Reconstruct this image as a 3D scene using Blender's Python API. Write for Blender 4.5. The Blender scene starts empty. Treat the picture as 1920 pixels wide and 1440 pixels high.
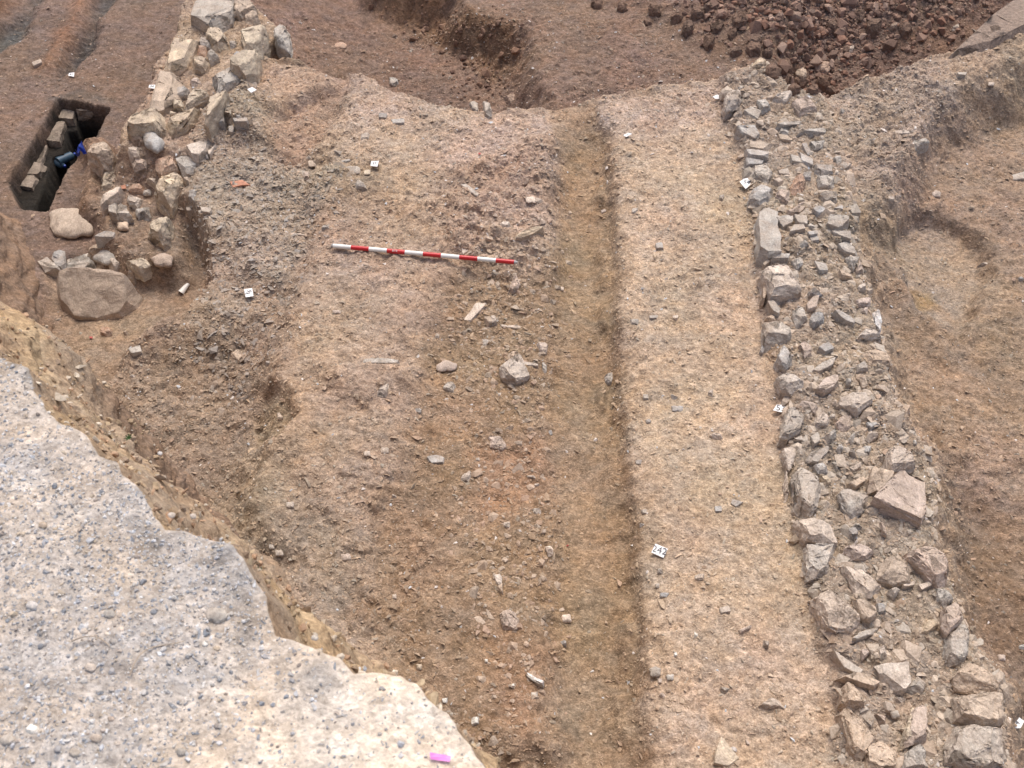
import bpy, bmesh, math, random
import numpy as np
from mathutils import Vector, noise as mnoise
sc = bpy.context.scene
R = math.radians
# ---------------------------------------------------------------- camera
CAMZ, PITCH, F = 3.8, 50.0, 1920.0
cam = bpy.data.cameras.new("camera"); co = bpy.data.objects.new("camera", cam)
sc.collection.objects.link(co); sc.camera = co
co.location = (0, 0, CAMZ); co.rotation_euler = (R(90-PITCH), 0, 0)
cam.sensor_width = 36; cam.lens = 36.0*F/1920; cam.clip_start = .05; cam.clip_end = 200
cam.dof.use_dof = True; cam.dof.focus_distance = 4.6; cam.dof.aperture_fstop = 9
# ---------------------------------------------------------------- light
EL, AZ = 62, 8
w = bpy.data.worlds.new("World"); sc.world = w; w.use_nodes = True
nt = w.node_tree; bg = nt.nodes["Background"]
sky = nt.nodes.new("ShaderNodeTexSky"); sky.sky_type = 'NISHITA'; sky.sun_disc = False
sky.sun_elevation = R(EL); sky.sun_rotation = R(AZ); sky.air_density = 1.0; sky.dust_density = 5.0; sky.ozone_density = .6
nt.links.new(sky.outputs[0], bg.inputs[0]); bg.inputs[1].default_value = 0.12
sl = bpy.data.lights.new("sun", 'SUN'); sl.energy = 1.15; sl.angle = R(30); sl.color = (1, .93, .84)
so = bpy.data.objects.new("sun", sl); sc.collection.objects.link(so)
sv = Vector((math.sin(R(AZ))*math.cos(R(EL)), math.cos(R(AZ))*math.cos(R(EL)), math.sin(R(EL))))
so.rotation_euler = sv.to_track_quat('Z', 'Y').to_euler()
sc.view_settings.view_transform = 'Standard'; sc.view_settings.look = 'None'
sc.view_settings.exposure = 0.72; sc.view_settings.gamma = 1
# ---------------------------------------------------------------- pixel -> world
CP, SP = math.cos(R(PITCH)), math.sin(R(PITCH))
def ray(px, py):
    a = (px-960)/F; b = -(py-720)/F          # camera space (a,b,-1)
    return np.array([a, b*SP+CP, b*CP-SP])
def P(px, py, z=0.0):
    d = ray(px, py); t = (z-CAMZ)/d[2]
    return np.array([d[0]*t, d[1]*t])
def proj(x, y, z):
    dz = z-CAMZ; f = y*CP-dz*SP; u = y*SP+dz*CP
    return 960+F*x/f, 720-F*u/f
# ---------------------------------------------------------------- numpy noise
def vn(x, y, f, seed):
    rs = np.random.RandomState(seed); n = 257
    L = rs.rand(n, n).astype(np.float32); L[-1] = L[0]; L[:, -1] = L[:, 0]
    a = .6+seed*1.7; ca, sa = math.cos(a), math.sin(a)
    u = (x*ca-y*sa)*f+37.3; v = (x*sa+y*ca)*f+71.9
    iu = np.floor(u); iv = np.floor(v); fu = u-iu; fv = v-iv
    iu = (iu.astype(int)) % 256; iv = (iv.astype(int)) % 256
    fu = fu*fu*(3-2*fu); fv = fv*fv*(3-2*fv)
    return (L[iv, iu]*(1-fu)+L[iv, iu+1]*fu)*(1-fv)+(L[iv+1, iu]*(1-fu)+L[iv+1, iu+1]*fu)*fv
def fbm(x, y, f, seed, oct=4, g=.5):
    s = 0; a = 1; t = 0
    for i in range(oct):
        s = s+a*(vn(x, y, f, seed+i*7)-.5); t += a; a *= g; f *= 2.03
    return s/t*2
def sstep(a, b, x):
    t = np.clip((x-a)/(b-a), 0, 1); return t*t*(3-2*t)
def sdf(X, Y, pts):
    """signed distance, negative inside"""
    d = np.full(X.shape, 1e9, np.float32); inside = np.zeros(X.shape, bool)
    n = len(pts)
    for i in range(n):
        ax, ay = pts[i]; bx, by = pts[(i+1) % n]
        ex, ey = bx-ax, by-ay; wx, wy = X-ax, Y-ay
        t = np.clip((wx*ex+wy*ey)/(ex*ex+ey*ey+1e-12), 0, 1)
        d = np.minimum(d, (wx-ex*t)**2+(wy-ey*t)**2)
        if abs(ey) > 1e-9:
            c = ((ay > Y) != (by > Y)) & (X < (bx-ax)*(Y-ay)/ey+ax); inside ^= c
    d = np.sqrt(d); return np.where(inside, -d, d)
# ---------------------------------------------------------------- ground grid
def axis(a, b, step, lo, hi):
    core = np.arange(a, b, step); g = step*1.12; l = [a-g]
    while l[-1] > lo: g *= 1.13; l.append(l[-1]-g)
    g = step*1.12; h = [core[-1]+g]
    while h[-1] < hi: g *= 1.13; h.append(h[-1]+g)
    return np.array(l[::-1]+list(core)+h)
GX = axis(-3.75, 3.75, .0085, -14, 14); GY = axis(1.25, 7.3, .0085, -8, 22)
X, Y = np.meshgrid(GX.astype(np.float32), GY.astype(np.float32))
wob = fbm(X, Y, 3.0, 5, 4)*.05+fbm(X, Y, 14, 9, 3)*.018
H = fbm(X, Y, .9, 1, 3)*.03
rough = np.full(X.shape, 1.0, np.float32)
C = np.zeros(X.shape+(3,), np.float32); C[:] = (.345, .250, .188)
dens = np.full(X.shape, .55, np.float32)
def zone(px, z, mode=None, val=0, mk=1.0, wd=.05, col=None, cw=.04, rg=None, dn=None, wb=1.0, off=0, cs=1.0):
    global H, C, rough, dens
    pts = [P(a, b, z) for a, b in px]
    s = sdf(X, Y, pts)+wob*wb
    m = (1-sstep(off-wd, off+wd, s))*mk
    if mode == 'add': H = H+val*m
    elif mode == 'set': H = H*(1-m)+(val+fbm(X, Y, 1.1, 31, 3)*.04)*m
    c = (1-sstep(-cw, cw, s+fbm(X, Y, 9, 77, 3)*.03))*cs*mk
    if col is not None: C = C*(1-c[..., None])+np.array(col, np.float32)*c[..., None]
    if rg is not None: rough = rough*(1-c)+rg*c
    if dn is not None: dens = dens*(1-c)+dn*c
    return s
# pale strip on the right of the channel
zone([(1150,190),(1340,150),(1400,350),(1430,560),(1465,760),(1500,980),(1560,1250),(1600,1600),(1230,1600),(1205,1230),(1180,880),(1155,500)], 0, col=(.40,.298,.222), cw=.06, rg=.8, dn=.45)
# pinkish stony top band
zone([(640,130),(800,190),(1000,215),(1340,160),(1360,230),(1150,260),(1000,330),(760,330),(640,300)], 0, col=(.40,.295,.235), cw=.12, dn=.7)
# left slope of the central ridge, then the gully beneath the bank
zone([(610,310),(585,430),(545,560),(525,650),(490,730),(470,850),(450,950),(540,1060),(300,1100),(-100,700),(-200,300),(370,300),(420,240)], -.05, 'add', -.10, wd=.09, col=(.29,.213,.162), cw=.08, rg=1.2, dn=.9)
zone([(460,640),(470,760),(455,900),(440,960),(300,1000),(-100,700),(100,600),(240,640)], -.15, 'add', -.15, wd=.18, col=(.262,.192,.147), cw=.1)
zone([(480,830),(560,870),(640,1000),(680,1180),(700,1260),(500,1150),(420,960)], -.05, 'add', -.03, wd=.1, col=(.31,.235,.178), cw=.1, rg=.6, dn=.4)
# slate-rich flank of the left wall
zone([(470,150),(510,290),(640,320),(590,400),(520,520),(430,470),(370,430),(345,350),(370,250),(400,200)], 0, 'add', .05, wd=.07, col=(.31,.245,.192), cw=.06, rg=1.3, dn=1.6)
# lower trench in the middle and its smooth channel on the right
zone([(860,480),(800,620),(768,760),(748,900),(690,965),(655,1150),(715,1240),(900,1600),(1236,1600),(1208,1290),(1196,1100),(1190,950),(1162,760),(1155,500),(1137,270),(1100,235),(1050,330),(1020,470)], -.03, 'add', -.085, wd=.13, col=(.256,.174,.116), cw=.09, rg=1.1, dn=.75)
EDGE = [(1085,-300),(1120,225),(1137,255),(1150,330),(1156,480),(1158,600),(1163,760),(1178,870),(1193,950),(1195,1150),(1208,1230),(1207,1340),(1229,1420),(1240,1600)]
s = sdf(X, Y, [P(a, b, -.02) for a, b in EDGE+[(-900,1600),(-900,-300)]])+fbm(X, Y, 5, 301, 4)*.034+fbm(X, Y, 18, 303, 3)*.016+fbm(X, Y, 1.3, 309, 2)*.03
inn = -s; edge_m = sstep(-.03, .05, inn); fade = 1-sstep(.24, .42, inn+wob); top = sstep(5.95, 5.0, Y)
ch = edge_m*fade*top; H = H-ch*(.062+.045*fbm(X, Y, 1.6, 305, 3)); H = H+np.exp(-((inn-.07)/.035)**2)*top*np.clip(fbm(X, Y, 5, 307, 3)+.1, 0, 1)*.07
cm_ = (edge_m*(1-sstep(.27, .36, inn+wob*.6))*sstep(5.95, 5.1, Y)*.9)[..., None]
C = C*(1-cm_)+np.array((.272, .187, .122), np.float32)*cm_
rough = rough*(1-cm_[..., 0])+.4*cm_[..., 0]; dens = dens*(1-cm_[..., 0])+.12*cm_[..., 0]
zone([(478,770),(505,742),(535,760),(552,800),(520,835),(482,830)], -.1, 'add', -.09, wd=.04, col=(.26,.19,.135), cw=.03)
zone([(600,690),(760,690),(770,720),(720,730),(700,760),(640,740)], -.0, 'add', .04, wd=.05, rg=1.3)
zone([(930,1180),(1040,1210),(1010,1300),(985,1390),(930,1330)], -.1, col=(.27,.12,.07), cw=.12, cs=.18)
zone([(880,850),(1010,830),(1030,930),(900,980)], -.1, 'add', -.02, wd=.08, col=(.27,.165,.105), cw=.08)
# stony patch above the trench centre
zone([(820,330),(1040,250),(1040,470),(960,520),(840,470),(800,400)], 0, 'add', -.02, wd=.12, rg=1.7, dn=1.1, col=(.36,.255,.195), cw=.1)
# recess behind the left wall's flank
zone([(488,150),(520,118),(585,118),(645,140),(655,180),(640,225),(600,270),(560,300),(520,290),(500,230)], -.05, 'add', -.12, wd=.11, col=(.325,.225,.17), cw=.05, rg=.8)
zone([(492,165),(520,138),(575,138),(622,160),(630,175),(570,198),(520,222),(498,215)], -.1, 'add', .08, wd=.05, col=(.36,.255,.19), cw=.03, wb=1)
# matrix of the right wall
zone([(1352,160),(1440,130),(1540,180),(1575,260),(1590,350),(1610,450),(1645,600),(1680,760),(1740,860),(1760,930),(1750,1030),(1785,1100),(1815,1200),(1885,1300),(1900,1600),(1590,1600),(1565,1250),(1520,1100),(1490,930),(1470,780),(1435,600),(1415,450),(1395,300),(1365,210)], 0, 'add', .05, wd=.05, col=(.305,.238,.19), cw=.03, rg=1.5, dn=1.3)
zone([(1535,180),(1700,130),(1800,190),(1740,260),(1700,330),(1660,400),(1600,400),(1570,270)], 0, col=(.34,.26,.21), cw=.08, rg=1.4, dn=1.1)
# lower ground right of the wall
zone([(1920,170),(1830,205),(1765,240),(1735,300),(1700,350),(1660,400),(1625,450),(1650,590),(1690,740),(1745,850),(1775,930),(1768,1030),(1800,1100),(1830,1200),(1897,1290),(1930,1600),(3000,1600),(3000,100)], -.1, 'add', -.25, wd=.15, wb=1.6, col=(.272,.192,.140), cw=.16, rg=.8, dn=.3)
zone([(1745,830),(1800,900),(1920,1000),(2200,1600),(1935,1600),(1895,1290),(1825,1200),(1790,1100),(1768,1000)], -.3, 'add', -.06, wd=.1, col=(.20,.138,.10), cw=.14)
s = zone([(1690,415),(1735,398),(1775,405),(1815,430),(1855,480),(1850,560),(1800,640),(1730,600),(1690,540),(1665,470)], -.25, 'add', -.10, wd=.045, col=(.30,.222,.168), cw=.09, rg=.5, dn=.2, wb=1.4)
zone([(1640,420),(1700,470),(1740,560),(1800,620),(1760,680),(1700,640),(1640,560)], -.3, 'add', .07, wd=.12)
zone([(1700,560),(1745,540),(1760,575),(1720,590)], -.3, col=(.30,.20,.11), cw=.05)
# everything beyond the top lip of the excavated floor is lower and dark
TS = zone([(486,95),(560,97),(620,112),(680,132),(740,166),(800,188),(870,202),(930,208),(1000,200),(1060,190),(1150,172),(1240,157),(1330,149),(1375,130),(1415,126),(1450,140),(1480,170),(1530,182),(1600,165),(1690,135),(1745,118),(1830,112),(2000,70),(2600,-50),(2400,-900),(-200,-900),(330,-60),(500,20),(540,60)], 0, 'set', -.26-.30*sstep(-2.3, -1.0, X), wd=.035, col=(.195,.126,.096), cw=.03, rg=.9, dn=.35, wb=.5)
TM = 1-sstep(-.01, .03, TS)
zone([(650,-60),(690,5),(780,32),(835,45),(860,85),(915,95),(965,118),(985,165),(1010,300),(1460,300),(1500,-200)], -.5, 'add', .27, mk=TM, wd=.13, col=(.205,.135,.102), cw=.05, rg=.8, dn=.35, wb=1.6)
H -= TM*.10*(1-sstep(-.35, -.02, TS))*0
zone([(690,5),(780,32),(835,45),(860,85),(915,95),(965,118),(985,165),(930,165),(880,130),(820,110),(740,60),(690,40)], -.6, col=(.185,.110,.072), cw=.1, rg=1.1, dn=.7)
for (cx, cy, cz, hh, sg) in ((1500,-20,-.3,.50,.75),(1850,-60,-.2,.6,.8),(1330,-80,-.4,.22,.6)):
    q = P(cx, cy, cz); H += hh*np.exp(-((X-q[0])**2+(Y-q[1])**2)/(2*sg*sg))*(1-sstep(-.05,.05, 5.6-Y))
zone([(1280,60),(1330,-10),(1500,-300),(2600,-300),(2400,60),(1740,115),(1600,160),(1520,178),(1460,140),(1400,110),(1320,110)], -.5, col=(.20,.13,.098), cw=.12, rg=1.5, dn=.8)
# ground left of the left wall, hollow beside the boulder
zone([(500,-60),(345,5),(325,80),(295,130),(280,200),(235,250),(205,330),(200,420),(120,470),(60,560),(-400,800),(-1500,300),(-1500,-900),(500,-900)], -.1, 'set', -.30, wd=.06, col=(.18,.124,.098), cw=.04, rg=.45, dn=.12)
zone([(60,600),(75,470),(200,440),(270,470),(345,400),(375,430),(392,470),(388,540),(350,600),(290,620),(235,645),(190,700),(120,660)], -.2, 'set', -.36, wd=.06, col=(.27,.192,.142), cw=.05, rg=.35, dn=.12, wb=.7)
zone([(155,400),(180,300),(160,280),(178,268),(205,275),(222,300),(190,345),(190,410)], -.25, 'add', .12, wd=.07, col=(.25,.165,.115), cw=.05, rg=1.1)
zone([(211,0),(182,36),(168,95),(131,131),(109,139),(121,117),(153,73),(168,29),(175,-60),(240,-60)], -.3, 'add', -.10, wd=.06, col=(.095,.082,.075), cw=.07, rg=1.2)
zone([(160,-40),(131,34),(109,66),(80,128),(97,130),(117,88),(146,44),(175,-40)], -.3, 'add', .03, wd=.05, col=(.235,.13,.082), cw=.09)
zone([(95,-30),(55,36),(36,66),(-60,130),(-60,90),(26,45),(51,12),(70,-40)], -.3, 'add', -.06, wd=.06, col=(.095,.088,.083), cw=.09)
zone([(-80,-40),(40,-40),(20,30),(-80,100)], -.3, 'add', .05, wd=.08, col=(.14,.075,.045), cw=.1)
zone([(90,186),(150,176),(225,180),(215,192),(120,195)], -.3, col=(.12,.095,.08), cw=.04, cs=.7)
zone([(185,345),(235,320),(300,350),(345,400),(335,480),(230,470),(185,430)], -.15, 'set', -.20, wd=.07, col=(.25,.18,.135), cw=.06, rg=1.0, dn=.5)
# stone-lined shaft; ledge and walls coloured near black to stand for deep shade
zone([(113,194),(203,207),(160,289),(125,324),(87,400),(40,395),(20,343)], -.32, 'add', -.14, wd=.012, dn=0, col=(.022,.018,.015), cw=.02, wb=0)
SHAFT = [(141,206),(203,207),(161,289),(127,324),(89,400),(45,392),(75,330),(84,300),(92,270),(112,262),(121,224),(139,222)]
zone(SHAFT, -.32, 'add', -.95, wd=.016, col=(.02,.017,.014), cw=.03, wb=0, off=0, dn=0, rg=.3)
# the floor tilts very slightly; relief at every scale
anis = fbm(X*.8, Y*1.3, 22, 61, 3)
pm = .5+.5*np.clip(fbm(X, Y, 1.7, 421, 3)*1.8, -1, 1); rough = rough*(.62+.75*pm); dens = dens*(.55+.9*pm)
bil = np.abs(fbm(X, Y, 9, 401, 3))+.6*np.abs(fbm(X, Y, 21, 403, 3))
H += rough*(fbm(X, Y, 6, 11, 4)*.016+(bil-.25)*.030+anis*.004+fbm(X, Y, 48, 17, 2)*.006)
rid = 1-np.abs(fbm(X, Y, 12, 41, 3)); H += rough*np.clip(rough-.9, 0, 1)*rid*.02
mott = fbm(X, Y, 5, 91, 4)[..., None]; mot2 = fbm(X*.85, Y*1.2, 26, 93, 3)[..., None]
C = C*(1.04+.20*mott+.20*mot2)
C[..., 0] *= 1+.05*fbm(X, Y, 3, 97, 3); C[..., 2] *= 1-.08*fbm(X, Y, 2.2, 99, 3)
C[..., 1] *= 1.063; C[..., 2] *= 1.05; C *= 1.03; C = np.clip(C, .012, .8)
def hz(x, y):
    x = np.asarray(x, float); y = np.asarray(y, float)
    i = np.clip(np.searchsorted(GX, x)-1, 0, len(GX)-2); j = np.clip(np.searchsorted(GY, y)-1, 0, len(GY)-2)
    u = np.clip((x-GX[i])/(GX[i+1]-GX[i]), 0, 1); v = np.clip((y-GY[j])/(GY[j+1]-GY[j]), 0, 1)
    return (H[j, i]*(1-u)+H[j, i+1]*u)*(1-v)+(H[j+1, i]*(1-u)+H[j+1, i+1]*u)*v
def hit(px, py):
    d = ray(px, py); t = np.linspace(2.2, 13, 2600)
    x, y, z = d[0]*t, d[1]*t, CAMZ+d[2]*t
    k = np.argmax(z < hz(x, y)); return np.array([x[k], y[k], z[k]])
# ---------------------------------------------------------------- materials
def newmat(n):
    m = bpy.data.materials.new(n); m.use_nodes = True
    return m, m.node_tree, m.node_tree.nodes, m.node_tree.links, m.node_tree.nodes["Principled BSDF"]
def nz(N, scale, detail=5, rough_=.6, dist=0):
    n = N.new("ShaderNodeTexNoise"); n.inputs["Scale"].default_value = scale
    n.inputs["Detail"].default_value = detail; n.inputs["Roughness"].default_value = rough_
    n.inputs["Distortion"].default_value = dist; return n
def ramp(N, L, src, a, b, ca, cb):
    r = N.new("ShaderNodeValToRGB"); r.color_ramp.elements[0].position = a; r.color_ramp.elements[1].position = b
    r.color_ramp.elements[0].color = (*ca, 1); r.color_ramp.elements[1].color = (*cb, 1)
    L.new(src, r.inputs[0]); return r
def mul(N, L, a, b, fac=1.0):
    m = N.new("ShaderNodeMix"); m.data_type = 'RGBA'; m.blend_type = 'MULTIPLY'; m.inputs[0].default_value = fac
    L.new(a, m.inputs[6]); L.new(b, m.inputs[7]); return m.outputs[2]
def soil_mat(name, b1=.5, sp=1.0, gk=1.0):
    m, T, N, L, B = newmat(name)
    at = N.new("ShaderNodeAttribute"); at.attribute_name = "Col"
    tc = N.new("ShaderNodeTexCoord"); mp = N.new("ShaderNodeMapping"); mp.inputs["Scale"].default_value = (.92, 1.1, 1)
    L.new(tc.outputs["Object"], mp.inputs[0]); V = mp.outputs[0]
    n1 = nz(N, 36, 6, .7, .15); n2 = nz(N, 150, 4, .7, .1); vo = N.new("ShaderNodeTexVoronoi"); vo.inputs["Scale"].default_value = 75
    n3 = nz(N, 8, 4, .6, .3)
    for q in (n1, n2, vo, n3): L.new(V, q.inputs["Vector"])
    r1 = ramp(N, L, n1.outputs[0], .33, .68, (.62, .61, .60), (1.34, 1.33, 1.33))
    r2 = ramp(N, L, n2.outputs[0], .35, .68, (.72, .70, .68), (1.25, 1.25, 1.26))
    r3 = ramp(N, L, n3.outputs[0], .35, .65, (.95, .99, 1.06), (1.05, .99, .93))
    gr = []
    for sc2, lo, hi in ((62, 1-.24*gk, 1+.27*gk), (135, 1-.26*gk, 1+.3*gk)):
        vg = N.new("ShaderNodeTexVoronoi"); vg.inputs["Scale"].default_value = sc2; L.new(V, vg.inputs["Vector"])
        sx = N.new("ShaderNodeSeparateColor"); L.new(vg.outputs["Color"], sx.inputs[0])
        gr.append(ramp(N, L, sx.outputs[0], .05, .95, (lo, lo*.99, lo*.98), (hi, hi, hi)))
    c = mul(N, L, mul(N, L, mul(N, L, at.outputs[0], r1.outputs[0], sp), r2.outputs[0], sp), r3.outputs[0])
    c = mul(N, L, mul(N, L, c, gr[0].outputs[0]), gr[1].outputs[0])
    L.new(c, B.inputs["Base Color"]); B.inputs["Roughness"].default_value = .95; B.inputs["Specular IOR Level"].default_value = .25
    ad = N.new("ShaderNodeMath"); ad.operation = 'MULTIPLY_ADD'; L.new(n2.outputs[0], ad.inputs[0]); ad.inputs[1].default_value = .45; L.new(n1.outputs[0], ad.inputs[2])
    a2 = N.new("ShaderNodeMath"); a2.operation = 'MULTIPLY_ADD'; L.new(vo.outputs[0], a2.inputs[0]); a2.inputs[1].default_value = -.35; L.new(ad.outputs[0], a2.inputs[2])
    bp = N.new("ShaderNodeBump"); bp.inputs["Distance"].default_value = .02; bp.inputs["Strength"].default_value = b1
    L.new(a2.outputs[0], bp.inputs["Height"]); L.new(bp.outputs[0], B.inputs["Normal"]); return m
M_soil = soil_mat("soil", .52, .85, .6); M_bank = soil_mat("bank_soil", .45, .6, .5)
def chip_mat(name):
    m, T, N, L, B = newmat(name)
    at = N.new("ShaderNodeAttribute"); at.attribute_name = "Col"; tc = N.new("ShaderNodeTexCoord")
    n1 = nz(N, 110, 4, .65); L.new(tc.outputs["Object"], n1.inputs["Vector"])
    r1 = ramp(N, L, n1.outputs[0], .35, .68, (.75, .73, .71), (1.2, 1.2, 1.2))
    L.new(mul(N, L, at.outputs[0], r1.outputs[0]), B.inputs["Base Color"]); B.inputs["Roughness"].default_value = .85
    B.inputs["Specular IOR Level"].default_value = .3
    return m
M_chip = chip_mat("loose_grit")
def stone_mat():
    m, T, N, L, B = newmat("dusty_stone")
    oi = N.new("ShaderNodeObjectInfo"); tc = N.new("ShaderNodeTexCoord")
    va = N.new("ShaderNodeVectorMath"); va.operation = 'ADD'; L.new(tc.outputs["Object"], va.inputs[0])
    cx = N.new("ShaderNodeCombineXYZ")
    for i, k in enumerate((31., 57., 13.)):
        q = N.new("ShaderNodeMath"); q.operation = 'MULTIPLY'; q.inputs[1].default_value = k; L.new(oi.outputs["Random"], q.inputs[0]); L.new(q.outputs[0], cx.inputs[i])
    L.new(cx.outputs[0], va.inputs[1]); V = va.outputs[0]
    mp = N.new("ShaderNodeMapping"); mp.inputs["Scale"].default_value = (1, .45, 1.8); mp.inputs["Rotation"].default_value = (.3, .2, .5); L.new(V, mp.inputs[0])
    n1 = nz(N, 16, 6, .68, .6); L.new(mp.outputs[0], n1.inputs["Vector"])
    n2 = nz(N, 120, 4, .65); L.new(V, n2.inputs["Vector"]); n3 = nz(N, 9, 5, .65, .4); L.new(V, n3.inputs["Vector"])
    r1 = ramp(N, L, n1.outputs[0], .32, .68, (.66, .65, .64), (1.28, 1.27, 1.25))
    r2 = ramp(N, L, n2.outputs[0], .35, .68, (.78, .77, .75), (1.2, 1.2, 1.2))
    c = mul(N, L, mul(N, L, oi.outputs["Color"], r1.outputs[0]), r2.outputs[0])
    dm = N.new("ShaderNodeMapRange"); dm.inputs[1].default_value = .42; dm.inputs[2].default_value = .66; dm.inputs[3].default_value = .12; dm.inputs[4].default_value = .8
    L.new(n3.outputs[0], dm.inputs[0])
    mx = N.new("ShaderNodeMix"); mx.data_type = 'RGBA'; L.new(dm.outputs[0], mx.inputs[0]); L.new(c, mx.inputs[6])
    dst = N.new("ShaderNodeRGB"); dst.outputs[0].default_value = (.40, .325, .262, 1)
    L.new(mul(N, L, dst.outputs[0], r2.outputs[0]), mx.inputs[7])
    L.new(mx.outputs[2], B.inputs["Base Color"]); B.inputs["Roughness"].default_value = .9; B.inputs["Specular IOR Level"].default_value = .3
    ad = N.new("ShaderNodeMath"); ad.operation = 'MULTIPLY_ADD'; L.new(n2.outputs[0], ad.inputs[0]); ad.inputs[1].default_value = .3; L.new(n1.outputs[0], ad.inputs[2])
    bp = N.new("ShaderNodeBump"); bp.inputs["Distance"].default_value = .02; bp.inputs["Strength"].default_value = .55
    L.new(ad.outputs[0], bp.inputs["Height"]); L.new(bp.outputs[0], B.inputs["Normal"]); return m
M_stone = stone_mat()
def plain(name, col, rough_=.5, var=.12, sc_=60, bump=.1):
    m, T, N, L, B = newmat(name); tc = N.new("ShaderNodeTexCoord"); n1 = nz(N, sc_, 4, .6); L.new(tc.outputs["Object"], n1.inputs["Vector"])
    r = ramp(N, L, n1.outputs[0], .35, .65, tuple(c*(1-var) for c in col), tuple(min(1, c*(1+var)) for c in col))
    L.new(r.outputs[0], B.inputs["Base Color"]); B.inputs["Roughness"].default_value = rough_
    bp = N.new("ShaderNodeBump"); bp.inputs["Strength"].default_value = bump; bp.inputs["Distance"].default_value = .005
    L.new(n1.outputs[0], bp.inputs["Height"]); L.new(bp.outputs[0], B.inputs["Normal"]); return m
# ---------------------------------------------------------------- object helpers
def tag(o, label=None, cat=None, group=None, kind=None):
    if label: o["label"] = label
    if cat: o["category"] = cat
    if group: o["group"] = group
    if kind: o["kind"] = kind
    return o
def link(name, me, mat, parent=None):
    o = bpy.data.objects.new(name, me); sc.collection.objects.link(o)
    if mat and not me.materials: me.materials.append(mat)
    if parent: o.parent = parent
    return o
def arrmesh(name, V, Fq, col=None, smooth=True):
    me = bpy.data.meshes.new(name); n = Fq.shape[1]
    me.vertices.add(len(V)); me.vertices.foreach_set("co", np.ascontiguousarray(V, np.float32).ravel())
    me.loops.add(Fq.size); me.loops.foreach_set("vertex_index", np.ascontiguousarray(Fq, np.int32).ravel())
    me.polygons.add(len(Fq)); me.polygons.foreach_set("loop_start", np.arange(0, Fq.size, n, dtype=np.int32))
    me.polygons.foreach_set("loop_total", np.full(len(Fq), n, np.int32))
    me.update(calc_edges=True); me.shade_smooth() if smooth else me.shade_flat()
    if col is not None:
        a = me.color_attributes.new("Col", 'FLOAT_COLOR', 'POINT')
        cc = np.ones((len(V), 4), np.float32); cc[:, :3] = col; a.data.foreach_set("color", cc.ravel())
    return me
def gridfaces(nr, nc):
    i = np.arange(nr-1)[:, None]*nc+np.arange(nc-1)[None]; i = i.ravel()
    return np.stack([i, i+1, i+1+nc, i+nc], 1)
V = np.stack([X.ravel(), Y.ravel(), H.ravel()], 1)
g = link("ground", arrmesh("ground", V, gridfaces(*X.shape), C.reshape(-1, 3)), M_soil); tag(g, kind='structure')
# ---------------------------------------------------------------- gravel bank in the foreground, with its cut face
TX, TY, NX, NY = -.738, .675, .675, .738
BZ = 2.2
Apx = [(-60,640),(0,664),(50,679),(52,715),(85,758),(146,802),(175,837),(210,852),(239,887),(280,933),(306,985),(350,992),(432,1018),(455,1038),(478,1078),(498,1107),(505,1150),(512,1180),(556,1195),(635,1224),(664,1247),(708,1243),(752,1247),(781,1265),(798,1291),(836,1329),(865,1370),(886,1387),(903,1422),(912,1440),(930,1500)]
Bpx = [(-60,575),(0,591),(35,609),(88,615),(117,641),(152,670),(160,735),(185,790),(230,825),(262,870),(300,920),(350,955),(440,1000),(500,1060),(530,1120),(550,1175),(620,1208),(690,1240)]
Cpx = [(-80,300),(0,340),(87,398),(117,466),(131,612),(175,685),(227,758),(254,802),(292,846),(350,863),(394,901),(420,922),(443,957),(478,1006),(519,1050),(562,1113),(612,1172),(664,1207),(693,1245)]
def curve(px, z):
    q = np.array([P(a, b, z) for a, b in px]); s = q@np.array([TX, TY]); d = q@np.array([NX, NY]); o = np.argsort(s); return s[o], d[o]
S = np.concatenate([np.linspace(-7, .1, 60)[:-1], np.arange(.1, 2.3, .0045), np.arange(2.3, 6.4, .012), np.linspace(6.45, 12, 60)])
sa, da = curve(Apx, BZ); sb, db = curve(Bpx, 1.55); sc_, dc = curve(Cpx, -.32)
dA = np.interp(S, sa, da); dB = np.interp(S, sb, db); dC = np.interp(S, sc_, dc)
dA = np.where(S > sa[-1], da[-1]+.0*S, dA)
dB = np.maximum(dB, dA+.05); dC = np.maximum(dC, dB+.15)
NR1, NR2, NR3 = 90, 220, 260
rows = []; cols = []
face_c = np.array([.235, .165, .115]); tan_c = np.array([.40, .30, .185]); grv = np.array([.40, .345, .29]); drk = np.array([.17, .165, .155])
for k in range(NR2):                                  # foot of the face up to the ledge
    u = k/NR2; z = -.55+(1.55+.55)*u; d = dC+(dB-dC)*u**.8
    d = d+fbm(S, np.full_like(S, z*1.0), 2.2, 201, 4)*.10*math.sin(math.pi*min(1, u*.9+.1))+fbm(S*.8, np.full_like(S, z*1.6), 11, 203, 4)*.035+fbm(S, np.full_like(S, z), 50, 205, 2)*.008
    rows.append((d, np.full_like(S, z))); c = face_c[None]*(1+.35*fbm(S, np.full_like(S, z*1.5), 7, 207, 4))[:, None]
    tm = sstep(1.0, 1.5, z+fbm(S, np.full_like(S, z), 4, 209, 3)*.4)[:, None]; cols.append(c*(1-tm)+np.array([.38, .295, .21])*tm)
ztop0 = BZ-.02*(1+fbm(S, S*0, 9, 251, 3)*1.5)
def rimlump(zz): return fbm(S, zz*1.3, 9, 211, 4)*.05+fbm(S, zz, 40, 213, 2)*.014+fbm(S, zz, 18, 214, 2)*.012
rim0 = rimlump(np.full_like(S, BZ))*.26
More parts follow.
